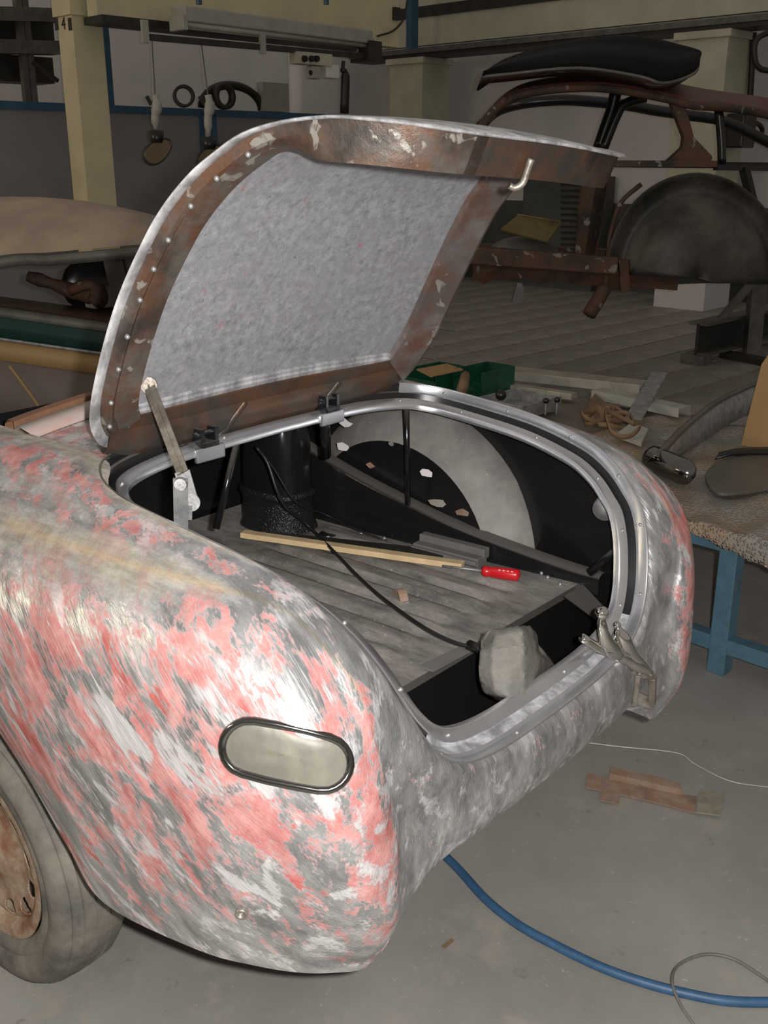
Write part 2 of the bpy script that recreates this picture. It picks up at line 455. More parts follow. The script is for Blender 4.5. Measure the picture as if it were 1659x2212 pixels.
# ---- lip channel around the opening: swept strips
Lh = crom(LIP, 6)
loop = [(XC - w, y, z) for w, y, z in Lh] + [(XC + w, y, z) for w, y, z in Lh[::-1][1:-1]]
loop = np.array(loop)           # front centre -> left -> rear centre -> right -> front centre
NL = len(loop)
def loop_frames(loop):
    n = len(loop); cen = np.array([XC, 1.35, .98]); fr = []
    for i in range(n):
        t = loop[(i + 2) % n] - loop[i - 2]; t = t / np.linalg.norm(t)
        inn = cen - loop[i]
        # outward-up normal of the closed lid at this station, in the Y-Z plane
        y, z = loop[i][1], loop[i][2]
        a = np.interp(y + (1.07 - z) * 0.0, [.955, .97, .99, 1.012, 1.045, 1.08, 1.13, 1.2, 1.28, 1.45, 1.8], [4, 8, 16, 27, 38, 44, 58, 70, 77, 84, 86])
        nr = np.array([0, -math.cos(math.radians(a)), math.sin(math.radians(a))])
        nr = nr - t * nr.dot(t); nr /= np.linalg.norm(nr)
        iv = np.cross(t, nr)
        if iv.dot(inn) < 0: iv = -iv
        fr.append((iv, nr))
    return fr
LF = loop_frames(loop)
def sweep(prof, idx=None, name='x', mat='alu_strip', parent=None, solid=0, label=None):
    rows = []
    for a, h in prof:
        rows.append([loop[i] + LF[i][0] * a + LF[i][1] * h for i in list(range(NL)) + [0]])
    m = MB(); m.grid(np.array(rows))
    return m.build(name, mat, parent, smooth=True, weld=.0003, solid=solid, label=label, auto=35)
FLP = [(-.001, .001), (.003, .0005), (.0045, -.003), (.0055, -.022), (.011, -.025)]
def sweep_part(prof, idx, name, mat, parent, label=None):
    m = MB(); m.grid(np.array([[loop[i % NL] + LF[i % NL][0] * a + LF[i % NL][1] * h for i in idx] for a, h in prof]))
    return m.build(name, mat, parent, smooth=True, label=label, auto=35)
K0, K1 = 34, NL - 16
sweep_part(FLP, range(K0, K1 + 1), 'lip_flange', 'alu_strip', car, 'bare aluminium flange around the trunk opening')
sweep_part(FLP, range(K1, NL + K0 + 1), 'front_flange', 'black_paint', car)
GUT = [(.010, -.0245), (.018, -.048), (.030, -.050)]
sweep_part(GUT, range(139, NL + 102), 'gutter', 'black_plastic', car)
sweep_part(GUT, range(101, 140), 'sill_gutter', 'alu_rim', car)
strip = sweep([(.029, -.052), (.030, -.036), (.033, -.0345), (.053, -.043), (.0555, -.047), (.0555, -.060)], name='seal_strip', parent=car, label='riveted bright aluminium strip inside the trunk opening')
# rivets
rv = MB().ball((0, 0, 0), .0048, 8, (1, 1, 1))
def rivets(pos, parent, mat='zinc', r=1.0, name='rivet'):
    src = None; b = wloc(parent)
    for p in pos:
        if src is None:
            o = rv.build(name, mat, None, smooth=True); src = o
        else:
            o = src.copy(); COL.objects.link(o)
        o.parent = parent; o.location = Vector([float(v) for v in p]) - b; o.scale = (r, r, r)
rp = []
for i in range(4, NL, 17):
    rp.append(loop[i] + LF[i][0] * .043 + LF[i][1] * -.0385)
for i in range(60, NL - 18, 14):
    rp.append(loop[i] + LF[i][0] * .0048 + LF[i][1] * -.012)
rivets(rp, strip)

# ---- trunk inside
M_ = lambda x: 2 * XC - x
def both(fn):
    fn(1); fn(-1)
zf = .68
# ribbed floor: height field of lengthwise grooves on a raised platform
gx = np.linspace(1.05, 2.35, 131); gy = np.linspace(1.225, 2.40, 60)
Fz = np.zeros((len(gx), len(gy), 3))
for i, x in enumerate(gx):
    for j, y in enumerate(gy):
        z = zf
        ph = (x - 1.70) / .088
        k = abs(ph - round(ph))
        if abs(x - 1.70) < .47 and 1.33 < y < 2.05:
            e = min(1, (y - 1.33) / .03, (2.05 - y) / .03)
            z += .015 * e * (1 if k < .29 else max(0, 1 - (k - .29) / .07)) - .006 * e
        Fz[i, j] = (x, y, z)
tf = MB(); tf.grid(Fz)
floorp = tf.build('trunk_floor', 'dusty_floor', car, smooth=True, label='dusty ribbed trunk floor')
m = MB(); m.grid([[(1.05, 1.225, zf), (1.05, 1.215, zf - .012), (1.05, 1.20, .40)], [(2.35, 1.225, zf), (2.35, 1.215, zf - .012), (2.35, 1.20, .40)]])
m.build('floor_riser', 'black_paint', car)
m = MB(); m.grid([[(1.05, 1.20, .42), (1.05, .99, .46)], [(2.35, 1.20, .42), (2.35, .99, .46)]])
m.grid([[(1.2, .992, .46), (1.2, .985, .60)], [(2.2, .992, .46), (2.2, .985, .60)]])
m.build('trunk_well', 'black_paint', car)
m = MB(); m.grid([[(1.0, 2.42, .40), (1.0, 2.42, 1.12)], [(2.4, 2.42, .40), (2.4, 2.42, 1.12)]]); m.build('bulkhead', 'black_paint', car)
for s in (-1, 1):
    X = lambda w: XC + s * w
    # side panel following the fender from inside
    pl = [(.67, 2.42), (.685, 1.8), (.67, 1.5), (.625, 1.27), (.57, 1.12), (.515, 1.04), (.47, 1.0)]
    m = MB(); m.grid([[(X(w), y, z) for z in np.linspace(.42, float(np.interp(y, [1.0, 1.04, 1.12, 1.27, 1.5, 2.42], [.72, .84, .93, 1.0, 1.03, 1.04])), 6)] for w, y in pl])
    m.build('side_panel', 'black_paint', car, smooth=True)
    # wheel housing dome standing out of the side panel
    rows = []
    for a in np.linspace(-8, 188, 36):
        r = []
        for t in np.linspace(0, 1, 8):
            rad = .425 - .10 * (t ** 2.4)
            r.append((X(.69 - .13 * t), 1.86 - math.cos(math.radians(a)) * rad * 1.06, .62 + math.sin(math.radians(a)) * (rad + .01)))
        rows.append(r)
    m = MB(); m.grid(rows); m.build('wheel_housing', 'dusty_dome', car, smooth=True)
    fc = [(X(.56), 1.86 - math.cos(math.radians(a)) * .325 * 1.06, .62 + math.sin(math.radians(a)) * .335) for a in np.linspace(0, 180, 30)]
    m = MB(); m.add(fc, [tuple(range(30))]); m.build('housing_face', 'black_paint', car)
    # chassis rail rising forward, dusty top, black inner face
    rl = crom([(1.17, .715, .56), (1.25, .717, .555), (1.4, .735, .54), (1.60, .765, .52), (1.78, .805, .505), (2.0, .86, .495), (2.28, .945, .485), (2.42, .97, .48)], 5)
    m = MB(); m.grid([[(X(w), y, zf - .02), (X(w), y, z - .014), (X(w + .005), y, z - .004), (X(w + .014), y, z), (X(w + .042), y, z), (X(w + .052), y, z - .03)] for y, z, w in rl])
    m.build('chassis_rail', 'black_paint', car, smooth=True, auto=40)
    # rounded spring tower
    for nm, mt_, zs in (('spring_tower', 'black_paint', ((.80, .98), (.95, .94), (1.02, .84), (1.07, .62), (1.09, .25), (1.092, 0.01))), ('tower_foot', 'black_rough', ((zf - .01, 1.15), (zf + .02, 1.02), (.77, 1.0), (.785, 1.04), (.79, 1.10), (.80, 1.07), (.805, .98)))):
        tp = []
        for z, k in zs:
            tp.append([(X(.385) + math.copysign(abs(math.cos(a)) ** .7, math.cos(a)) * .085 * k, 2.17 + math.copysign(abs(math.sin(a)) ** .7, math.sin(a)) * .11 * k, z) for a in np.linspace(0, 2 * math.pi, 25)])
        m = MB(); m.grid(tp); m.build(nm, mt_, car, smooth=True)
    # upright stays
    m = MB().tube([(X(.51), 1.765, .795), (X(.50), 1.765, 1.11)], .0085); m.build('stay_tube', 'black_paint', car, smooth=True)
    m = MB().tube([(X(.565), 1.20, .715), (X(.58), 1.115, .81)], .012); m.build('stay_tube', 'black_paint', car, smooth=True)
    pR = at(1306, 1096, X=2.25); m = MB().tube([(X(.53), pR[1] - .01, pR[2] + .002), (X(.62), pR[1] + .02, pR[2])], .030, 18); m.build('lamp_housing', 'zinc', car, smooth=True)
    m = MB().add([(X(.56), 1.215, zf - .002), (X(.46), 1.215, zf - .002), (X(.50), 1.04, zf - .10), (X(.53), 1.04, zf - .10)], [(0, 1, 2, 3)]); m.build('gusset_plate', 'black_paint', car, solid=.004)
m = MB().tube([at(512, 955, Y=1.86), at(467, 1142, Y=1.86)], .009); m.build('stay_tube', 'black_paint', car, smooth=True)
m = MB().tube([at(702, 905, Y=1.81), at(704, 985, Y=1.86)], .014); m.build('stay_tube', 'black_paint', car, smooth=True)

# ---- trunk lid, built closed in (u, v) and swung open about its hinges
vv = np.concatenate([[0], np.cumsum(np.linalg.norm(np.diff(LIP[:, 1:], axis=0), axis=1))])
LV = crom(np.column_stack([vv, LIP]), 8)            # v, w, Y, Z
VMAX = vv[-1]
ALPHA = math.radians(68)
HY, HZ = 1.80, 1.14
def vprof(v):
    return np.interp(v, LV[:, 0], LV[:, 2]), np.interp(v, LV[:, 0], LV[:, 3])
def lidF(u, v, h=0.0):
    """u across, v from hinge edge to tail edge, h inward depth -> world, lid open"""
    y, z = vprof(v); y1, z1 = vprof(min(v + .03, VMAX)); y0, z0 = vprof(max(v - .03, 0))
    ty, tz = y1 - y0, z1 - z0; L = math.hypot(ty, tz); ny, nz = tz / L, -ty / L
    if nz < 0 and v < .6: ny, nz = -ny, -nz
    cr = .030 * max(0, 1 - (u / .56) ** 2)
    if v < .12: cr *= v / .12
    y += ny * (cr - h); z += nz * (cr - h)
    lift = np.interp(v, [.62, .80, .95, VMAX], [0, .018, .038, .046]) * float(np.clip((.3 - u) / .68, 0, 1.05))
    y -= lift
    yy, zz = y - HY, z - HZ
    return np.array([XC + u - .012, HY + yy * math.cos(ALPHA) + zz * math.sin(ALPHA), HZ - .022 - yy * math.sin(ALPHA) + zz * math.cos(ALPHA)])
def lid_loop():
    pts = []
    for v, w, y, z in LV[::2]: pts.append((-max(0, w - np.interp(w, [0, .5, .6], [0, .045, .05])), v))
    n = len(pts)
    for v, w, y, z in LV[::2][::-1][1:-1]: pts.append((max(0, w - np.interp(w, [0, .5, .6], [0, .02, .05])), v))
    return np.array(pts)
UV = lid_loop()
NLU = len(UV)
def inset_dir(P):
    n = len(P); out = []
    for i in range(n):
        t = P[(i + 1) % n] - P[i - 1]; t /= np.linalg.norm(t)
        q = np.array([-t[1], t[0]])
        c = np.array([0, VMAX * .5]) - P[i]
        if q.dot(c) < 0: q = -q
        out.append(q)
    return np.array(out)
UD = inset_dir(UV)
for _ in range(3): UD = (np.roll(UD, 1, 0) + UD * 2 + np.roll(UD, -1, 0)); UD /= np.linalg.norm(UD, axis=1)[:, None]
UC = np.array([0, VMAX * .5])
def lid_ring(i, ins, h):
    p = UV[i] + UD[i] * ins
    return lidF(p[0], p[1], h)
def lid_fill(ins, h, rings=14):
    rows = []
    for k in np.linspace(1, 0.0004, rings):
        rows.append([lidF(*(UC + (UV[i % NLU] + UD[i % NLU] * ins - UC) * k), h) for i in range(NLU + 1)])
    return rows
m = MB(); m.grid(lid_fill(0, 0)); m.grid(lid_fill(.0, .004), flip=True)
m.grid([[lid_ring(i % NLU, 0, 0) for i in range(NLU + 1)], [lid_ring(i % NLU, -.002, .002) for i in range(NLU + 1)], [lid_ring(i % NLU, 0, .005) for i in range(NLU + 1)], [lid_ring(i % NLU, .020, .006) for i in range(NLU + 1)], [lid_ring(i % NLU, .024, .004) for i in range(NLU + 1)]])
lid = m.build('trunk_lid', 'alu_rim', car, smooth=True, weld=.0002, auto=60, label='raised trunk lid with rusty inner frame')
m = MB(); m.grid(lid_fill(.024, .0055)); m.build('inner_skin', 'lid_inside', lid, smooth=True, label='mottled grey inside of the lid skin')
# frame: side section blends into a deep web at the tail edge
sideS = [(.022, .006), (.027, .024), (.036, .027), (.046, .021), (.054, .024), (.100, .030), (.103, .026), (.101, .007)]
rearS = [(.010, .004), (.012, .017), (.014, .030), (.016, .043), (.018, .056), (.022, .072), (.024, .072), (.026, .006)]
def vsec(v):
    t = float(np.clip((v - .80) / .16, 0, 1)); t = t * t * (3 - 2 * t)
    return [(a0 + (a1 - a0) * t, (h0 + (h1 - h0) * t) * 1.0) for (a0, h0), (a1, h1) in zip(sideS, rearS)]
i0 = [i for i in range(NLU // 2 + 1) if UV[i][1] > .045][0]
side_idx = [i for i in range(NLU) if UV[i][1] > .05]
ua = [i for i in side_idx]
rearL = [i for i in ua if not (UV[i][0] > .10 and UV[i][1] > .9)]
def frame_part(idx, name, mat, label):
    rows = [[lid_ring(i, a, h) for a, h in vsec(UV[i][1])] for i in idx]
    m = MB(); m.grid(rows); return m.build(name, mat, lid, smooth=True, auto=38, label=label)
leftI = [i for i in ua if i <= NLU // 2 and UV[i][0] < -.19]
rearI = [i for i in ua if UV[i][1] > 1.0 and UV[i][0] > -.24 and not (i > NLU // 2 and UV[i][1] < VMAX - .20)]
rightI = [i for i in ua if i > NLU // 2 and UV[i][1] < VMAX - .05]
fL = frame_part(leftI, 'side_frame', 'lid_frame', 'rust brown pressed frame with grey filler smears')
frame_part(rearI, 'rear_frame', 'lid_rear', 'dark rusty frame strip on the lid tail edge')
def frame_right(idx):
    S = [(.010, .005), (.014, .040), (.030, .046), (.085, .028), (.105, .020), (.108, .007)]
    R = [(.012, .004), (.014, .03), (.016, .06), (.03, .075), (.07, .06), (.085, .02)]
    rows = []
    for i in idx:
        t = float(np.clip((UV[i][1] - .78) / .18, 0, 1))
        rows.append([lid_ring(i, a0 + (a1 - a0) * t, h0 + (h1 - h0) * t) for (a0, h0), (a1, h1) in zip(S, R)])
    m = MB(); m.grid(rows); return m.build('side_frame', 'lid_side', lid, smooth=True, auto=38)
frame_right(rightI)
# hinge-side channel and pale strip
us = np.linspace(-.485, .505, 40)
fs = [(.012, .006), (.016, .030), (.05, .040), (.085, .034), (.092, .022), (.125, .022), (.128, .010)]
def vfront(u):
    return np.interp(abs(u), [0, .25, .36, .44, .49, .52], [0, .002, .012, .03, .06, .1])
m = MB(); m.grid([[lidF(u, vfront(u) * (1 - k / 8) + a, h) for k, (a, h) in enumerate(fs)] for u in us])
ff = m.build('hinge_channel', 'lid_front', lid, smooth=True, auto=45, label='dark rusty channel along the hinge edge')
m = MB(); m.grid([[lidF(u, .126 + a, h) for a, h in ((0, .009), (.001, .018), (.012, .018), (.014, .013), (.022, .013), (.024, .006))] for u in np.linspace(-.40, .43, 30)])
m.build('edge_strip', 'alu_rim', lid, smooth=True, auto=40)
for u0 in (-.17, .15):
    m = MB(); m.grid([[lidF(u0 + k + t * .07, .02 + t * .085, .036 + b) for k, b in ((0, 0), (.006, .009), (.012, 0))] for t in np.linspace(0, 1, 6)]); m.build('pressed_rib', 'lid_front', lid, smooth=True)
rp = []
d = 0; last = None
for i in leftI + rearI:
    p = lid_ring(i, .029, .0285 if UV[i][1] < .85 else .02)
    if last is None or np.linalg.norm(p - last) > .062:
        rp.append(p); last = p
rivets([p for p in rp if p[0] < 1.45], fL, 'zinc', 1.15)
# small hook on the tail web
def proj(p):
    q = np.asarray(p) - CO; k = q @ CF
    return 829.5 + F_PX * (q @ CR) / k, 1106 - F_PX * (q @ CU) / k
uh = min(np.linspace(-.3, .35, 66), key=lambda u: abs(proj(lidF(u, VMAX - .02, .07))[0] - 1130))
hA = lidF(uh, VMAX - .014, .035) - V_ * .012; hB = lidF(uh, VMAX - .018, .078) - V_ * .012
m = MB(); m.tube(crom([hA, (hA + hB) / 2, hB, hB + (hB - hA) * .2 - CR * .011, hB + (hB - hA) * .1 - CR * .022], 4), [.0065] * 17, 8); m.build('catch_hook', 'steel', lid, smooth=True)
# hinges on the seal strip
for px, py, sx in ((440, 945, -1), (705, 872, 1)):
    c0 = at(px, py, Y=1.765)
    m = MB()
    for dx in (-.020, .020): m.box((c0[0] + dx, c0[1] - .005, c0[2] + .004), (.012, .035, .045))
    m.tube([(c0[0] - .034, c0[1] - .008, c0[2] + .012), (c0[0] + .034, c0[1] - .008, c0[2] + .012)], .006)
    m.box((c0[0], c0[1], c0[2] - .012), (.05, .05, .012))
    m.build('hinge', 'black_paint', car, bevel=.002)
    m = MB(); q = c0 + np.array([0, -.018, -.033])
    m.box(q, (.085, .012, .034)); m.build('hinge_saddle', 'alu_strip', car, bevel=.004)
# prop stay
pt = at(322, 832, X=1.295)
pk = at(395, 1022, X=1.235)
pj = at(413, 1085, X=1.245); pb = at(392, 1125, X=1.225); pb2 = at(392, 1040, X=1.225)
m = MB(); dirv = (pk - pt); m.bar(pt, pk, .024, .004, up=(-.7, -.7, 0)); m.bar(pt + (pk - pt) * .0, pk, .004, .012, up=(-.7, -.7, 0)); m.lathe(pt, (-.7, -.7, .1), [(-.004, .001), (-.004, .017), (.006, .017), (.006, .001)], 16)
m.build('prop_arm', 'steel', car, label='steel prop arm holding the lid open')
m = MB(); m.bar(pk - dirv * .02, pj, .030, .005, up=(-.7, -.7, 0)); m.lathe(pj, (-.7, -.7, .1), [(-.003, .001), (-.003, .018), (.004, .018), (.004, .001)], 16)
m.build('prop_joint', 'zinc', car)
m = MB(); m.bar(pb2 + np.array([-.01, -.01, .01]), pb + (pb - pb2) * .6, .028, .006, up=(-.7, -.7, 0)); m.lathe(pb2 + np.array([-.012, -.012, 0]), (-.7, -.7, .1), [(-.003, .001), (-.003, .014), (.009, .012), (.009, .001)], 14)
a = pb + np.array([.015, -.005, .0]); m.bar(a, pj + np.array([-.005, 0, -.005]), .012, .006, up=(-.7, -.7, 0))
m.build('prop_bracket', 'zinc', car)

# ---- tail lamp: long oval with chrome ring on the left fender
def fender_pt(px, py, n=0.0):
    """point of the left body surface under a photo pixel (closest grid vertices, interpolated along the sight line)"""
    r = CF * F_PX + CR * (px - 829.5) - CU * (py - 1106); r = r / np.linalg.norm(r)
    Q = G[4 * NU:14 * NU].reshape(-1, 3) - CO
    t = Q @ r; dd = np.linalg.norm(Q - t[:, None] * r, axis=1)
    k = np.argsort(dd)[:6]; w = 1 / (dd[k] + .002)
    return CO + r * (np.sum(t[k] * w) / np.sum(w) - n)
cL, cR_ = np.array((545., 1616.)), np.array((692., 1648.))
ov = []
ax = (cR_ - cL) / np.linalg.norm(cR_ - cL); pe = np.array((-ax[1], ax[0]))
for a in np.linspace(90, 270, 14): ov.append(cL + 62 * (ax * math.cos(math.radians(a)) * 1.08 + pe * math.sin(math.radians(a))))
for a in np.linspace(-90, 90, 14): ov.append(cR_ + 62 * (ax * math.cos(math.radians(a)) * 1.08 + pe * math.sin(math.radians(a))))
ov3 = [fender_pt(p[0], p[1], .004) for p in ov]
# smooth the ring
ov3 = np.array(ov3)
for _ in range(2): ov3 = (np.roll(ov3, 1, 0) + 2 * ov3 + np.roll(ov3, -1, 0)) / 4
cc = ov3.mean(0); nrmL = np.array([-.80, -.58, .14]); nrmL /= np.linalg.norm(nrmL)
def mat_lens():
    t = NT('lamp_plate')
    c = t.mix(t.ramp(t.noise(9, 4, .6, stretch=(1, 1, .5)), .35, .68), (.11, .105, .09), (.21, .20, .16))
    t.set(col=c, rough=.5, metal=.15, nrm=t.bump(t.noise(14, 3), .25, .01)); MATS['lens'] = t.m
mat_lens()
m = MB(); m.tube(list(ov3), .0072, 10, closed=True); lamp = m.build('tail_lamp', 'dark_chrome', car, smooth=True, label='long oval tail lamp opening with polished ring')
ovp = [np.array(p) for p in ov]; oc = sum(ovp) / len(ovp)
inn = []
for k in (.99, .9, .7, .5, .3, .02):
    inn.append([fender_pt(*(oc + (p - oc) * k), .0045 - .0 * k) for p in ovp + [ovp[0]]])
inn = np.array(inn)
for _ in range(3): inn[:, :-1] = (np.roll(inn[:, :-1], 1, 1) + 2 * inn[:, :-1] + np.roll(inn[:, :-1], -1, 1)) / 4
inn[:, -1] = inn[:, 0]
m = MB(); m.grid(np.array(inn)); m.build('lamp_plate', 'lens', lamp, smooth=True)
# bolt hole low on the fender
p = fender_pt(521, 1975, .002); m = MB(); m.lathe(p, (-.8, -.55, -.1), [(-.004, .011), (.002, .011), (.003, .008), (-.004, .006), (-.010, .005), (-.010, .0005)], 16); m.build('bolt_bush', 'steel', car, smooth=True, label='small steel bush in the lower fender')

# ---- cockpit edge ledge with wooden strip
mat_simple('pink_primer', (.42, .25, .22), .5, 0, .3, 12, col2=(.38, .36, .33))
lp = [(XC - w, 2.03 + .0, 1.188 - .04 * (w / .5) ** 2) for w in np.linspace(.5, -.5, 21)]
m = MB(); m.grid([[(x, y, z - .002), (x, y - .004, z + .012), (x, y + .05, z + .022), (x, y + .06, z + .01)] for x, y, z in lp]); m.build('cockpit_trim', 'pink_primer', car, smooth=True, label='pink primed strip along the cockpit edge')
mat_simple('brown_wood', (.20, .10, .055), .5, 0, .45, 15)
m = MB(); m.grid([[(x, y + .06, z + .010), (x, y + .062, z + .030), (x, y + .085, z + .032), (x, y + .10, z + .02), (x, y + .11, z - .15)] for x, y, z in lp]); m.build('cockpit_rail', 'brown_wood', car, smooth=True, auto=30)

# ---- rear wheel
wc = np.array([.95, 2.0, ZF + .340])
TK = .343 / .3245
def mat_rim():
    t = NT('dusty_rim')
    c = t.mix(t.ramp(t.noise(11, 6, .7), .38, .64), (.19, .085, .045), (.37, .31, .23))
    t.set(col=c, rough=.6, metal=.1); MATS['rim'] = t.m
mat_rim()
tp = [(.012, .205), (.004, .212), (-.004, .222), (-.007, .232), (-.003, .243), (-.009, .252), (-.015, .266), (-.016, .280), (-.010, .294), (-.002, .305), (.006, .309), (.008, .3115), (.010, .310), (.012, .314), (.022, .3195), (.030, .322), (.033, .318), (.036, .3225),
      (.060, .3245), (.063, .320), (.066, .3245), (.095, .3245), (.098, .320), (.101, .3245), (.130, .322), (.145, .314), (.160, .295), (.168, .265), (.160, .225), (.15, .205)]
for s in (-1, 1):
    o3 = np.array([XC + s * (XC - wc[0]), wc[1], wc[2]]); ax = (-s, 0, 0)
    m = MB(); m.lathe(o3, ax, [(d, r * TK) for d, r in tp], 72); 
    # tread blocks on the outer shoulder
    wheel = m.build('tyre', 'rubber', car, smooth=True, auto=50, label='dusty worn tyre')
    m = MB()
    for k in range(64):
        a = 2 * math.pi * k / 64
        c_ = Vector(o3) + Vector((-s * .0285, math.cos(a) * .316 * TK, math.sin(a) * .316 * TK))
        m.box(c_, (.020, .005, .004), Matrix.Rotation(a, 3, 'X'))
    tag(m.build('tread_sipes', 'rubber', wheel), kind='stuff')
    m = MB(); m.lathe(o3, ax, [(.15, .2), (.14, .196), (.05, .19), (.012, .212), (.004, .218), (.002, .200), (.010, .186), (.03, .178), (.045, .172)], 48); m.build('rim', 'rim', wheel, smooth=True, auto=40)
    # disc with oval slots
    m = MB(); seg = 288
    rr = list(np.linspace(.181, .128, 19)) + [.11, .09, .06, .03, .001]
    dp = [float(np.interp(r, [.001, .03, .06, .09, .11, .128, .145, .16, .172, .181], [.004, .006, .016, .026, .032, .030, .024, .022, .026, .036])) for r in rr]
    vs = [Vector(o3) + Vector((-s * d_, math.cos(2 * math.pi * k / seg) * r, math.sin(2 * math.pi * k / seg) * r)) for r, d_ in zip(rr, dp) for k in range(seg)]
    fs_ = []
    for i in range(len(rr) - 1):
        for k in range(seg):
            ph = ((k + .5) % 24 - 12) / 6.6; rd = ((rr[i] + rr[i + 1]) / 2 - .154) / .020
            if abs(ph) ** 2.5 + abs(rd) ** 2.5 < 1: continue
            fs_.append((i * seg + k, i * seg + (k + 1) % seg, (i + 1) * seg + (k + 1) % seg, (i + 1) * seg + k))
    m.add(vs, fs_); m.build('wheel_disc', 'rim', wheel, smooth=True, solid=.004)
    m = MB(); m.lathe(o3, ax, [(.09, .16), (.09, .001)], 24); m.build('brake_drum', 'steel', wheel)
    # dark inner wheel house
    rows = []
    for a in np.linspace(12, 168, 24):
        rows.append([(XC + s * (XC - x), 1.92 - math.cos(math.radians(a)) * (r + .06), .38 + math.sin(math.radians(a)) * r) for x, r in ((.93, .33), (1.0, .34), (1.18, .34), (1.2, .2))])
    m = MB(); m.grid(rows); m.build('wheel_arch_liner', 'black_paint', car, smooth=True)
# axle stub, underbody pan keeps the car one solid thing
m = MB(); m.tube([(wc[0] + .08, wc[1], wc[2]), (2 * XC - wc[0] - .08, wc[1], wc[2])], .035, 12); m.build('axle_tube', 'black_paint', car, smooth=True)
m = MB(); m.grid([[(1.05, 1.05, .40), (1.05, 1.4, .40), (1.2, 3.0, .40)], [(2.35, 1.05, .40), (2.35, 1.4, .40), (2.2, 3.0, .40)]]); m.build('underbody', 'black_paint', car)

# chrome rear lamp handle / lever resting on the sill
lv = thing('chrome_handle', 'polished chrome double lever with ball ends clamped on the trunk sill', 'handle', at(1330, 1400, Y=.95))
pA = at(1258, 1378, Y=.975); pB = at(1335, 1415, Y=.945); pC = at(1405, 1452, Y=.915); pK = at(1300, 1328, Y=.955); pM = at(1333, 1352, Y=.95)
m = MB(); m.tube(crom([pA, (pA + pB) / 2 + np.array([0, 0, -.004]), pB, (pB + pC) / 2, pC], 4), [.010] * 4 + [.011] * 4 + [.014] * 4 + [.016, .015, .013, .011, .009], 12); m.build('lever_bar', 'chrome', lv, smooth=True)
m = MB(); m.tube(crom([pK, at(1301, 1360, Y=.953), at(1312, 1392, Y=.95), pB], 4), [.008, .009, .010, .012, .013, .014, .016, .018, .019, .02, .02, .018, .015], 12); m.build('lever_arm', 'chrome', lv, smooth=True)
m = MB(); m.tube(crom([pM, at(1342, 1378, Y=.945), at(1362, 1412, Y=.935), pC], 4), [.007, .009, .013, .017, .020, .021, .020, .019, .017, .015, .013, .010, .008], 12); m.build('lever_arm', 'chrome', lv, smooth=True)
m = MB(); m.ball(pK + np.array([0, 0, .004]), .0155, 14); m.build('ball_end', 'chrome', lv, smooth=True)
m = MB(); m.ball(pM + np.array([0, 0, .002]), .009, 12); m.build('ball_end', 'chrome', lv, smooth=True)
# bumper bracket under the tail, right of centre
pr_ = [at(1378, 1455, Y=.94), at(1410, 1462, Y=.92), at(1409, 1520, Y=.93), at(1345, 1495, Y=.98)]
m = MB(); m.bar(pr_[0], pr_[0] + (pr_[2] - pr_[1]) * 1.0 + np.array([-.02, 0, 0]), .012, .02); m.bar(pr_[1], pr_[2], .016, .022); m.bar(pr_[0], pr_[1], .012, .016); m.bar(pr_[2], pr_[3], .012, .03)
m.build('bumper_bracket', 'steel', car, bevel=.002)
# ================================================================== THE WORKSHOP
RA = math.radians(-4.5)
RX = np.array([math.cos(RA), math.sin(RA), 0.0]); RY = np.array([-math.sin(RA), math.cos(RA), 0.0]); UZ = np.array([0, 0, 1.0])
RM = Matrix.Rotation(RA, 3, 'Z')
def rp_(a, b, z=0.0): return RX * a + RY * b + UZ * z
def ab(p): return float(np.dot(p, RX)), float(np.dot(p, RY))
def av(px, py, d): return at(px, py, n=V_, d=d)
def pa(px, py, a): return at(px, py, n=RX, d=a)
def pb_(px, py, b): return at(px, py, n=RY, d=b)
def rbox(mb, a0, a1, b0, b1, z0, z1): return mb.box(rp_((a0 + a1) / 2, (b0 + b1) / 2, (z0 + z1) / 2), (a1 - a0, b1 - b0, z1 - z0), RM)

def mat_concrete():
    t = NT('concrete_floor')
    c = t.mix(t.ramp(t.noise(1.6, 8, .62), .36, .66), (.205, .195, .175), (.275, .265, .245))
    c = t.mix(t.ramp(t.noise(5, 7, .7, seed=3), .54, .72), c, (.30, .275, .235))
    c = t.mix(t.math('MULTIPLY', t.ramp(t.noise(38, 4, .7, seed=5), .66, .70), .5), c, (.42, .40, .37))
    c = t.mix(t.math('MULTIPLY', t.ramp(t.noise(11, 5, .75, seed=6), .62, .70), .6), c, (.14, .135, .13))
    t.set(col=c, rough=.62, nrm=t.bump(t.noise(40, 5, .7), .06, .004)); MATS['concrete'] = t.m
mat_concrete()
def mat_tile():
    t = NT('floor_tile')
    c = t.mix(t.ramp(t.noise(1.2, 7, .65), .38, .66), (.22, .20, .18), (.38, .35, .32))
    c = t.mix(t.ramp(t.noise(3, 6, .7, seed=4), .56, .70), c, (.26, .165, .115))
    t.set(col=c, rough=.55); MATS['tile'] = t.m
mat_tile()
mat_simple('white_wall', (.74, .70, .70), .8, 0, .10, 1.5)
mat_simple('grey_panel', (.26, .24, .25), .7, 0, .12, 2)
mat_simple('dado_paint', (.10, .105, .095), .6, 0, .25, 3)
mat_simple('cream_paint', (.68, .60, .39), .55, 0, .18, 2.5)
mat_simple('cream_grey', (.56, .53, .41), .6, 0, .18, 2.5)
mat_simple('blue_paint', (.035, .11, .19), .45, 0, .3, 6)
mat_simple('bench_blue', (.085, .175, .235), .45, 0, .25, 14, .1)
mat_simple('dark_steel', (.05, .048, .045), .5, .3, .4, 8)
mat_simple('mid_steel', (.16, .155, .14), .5, .3, .4, 8)
mat_simple('lamp_white', (.40, .39, .34), .5, 0, .2, 6)
mat_simple('black_gloss', (.006, .006, .0065), .6, 0, .3, 6, spec=.08)
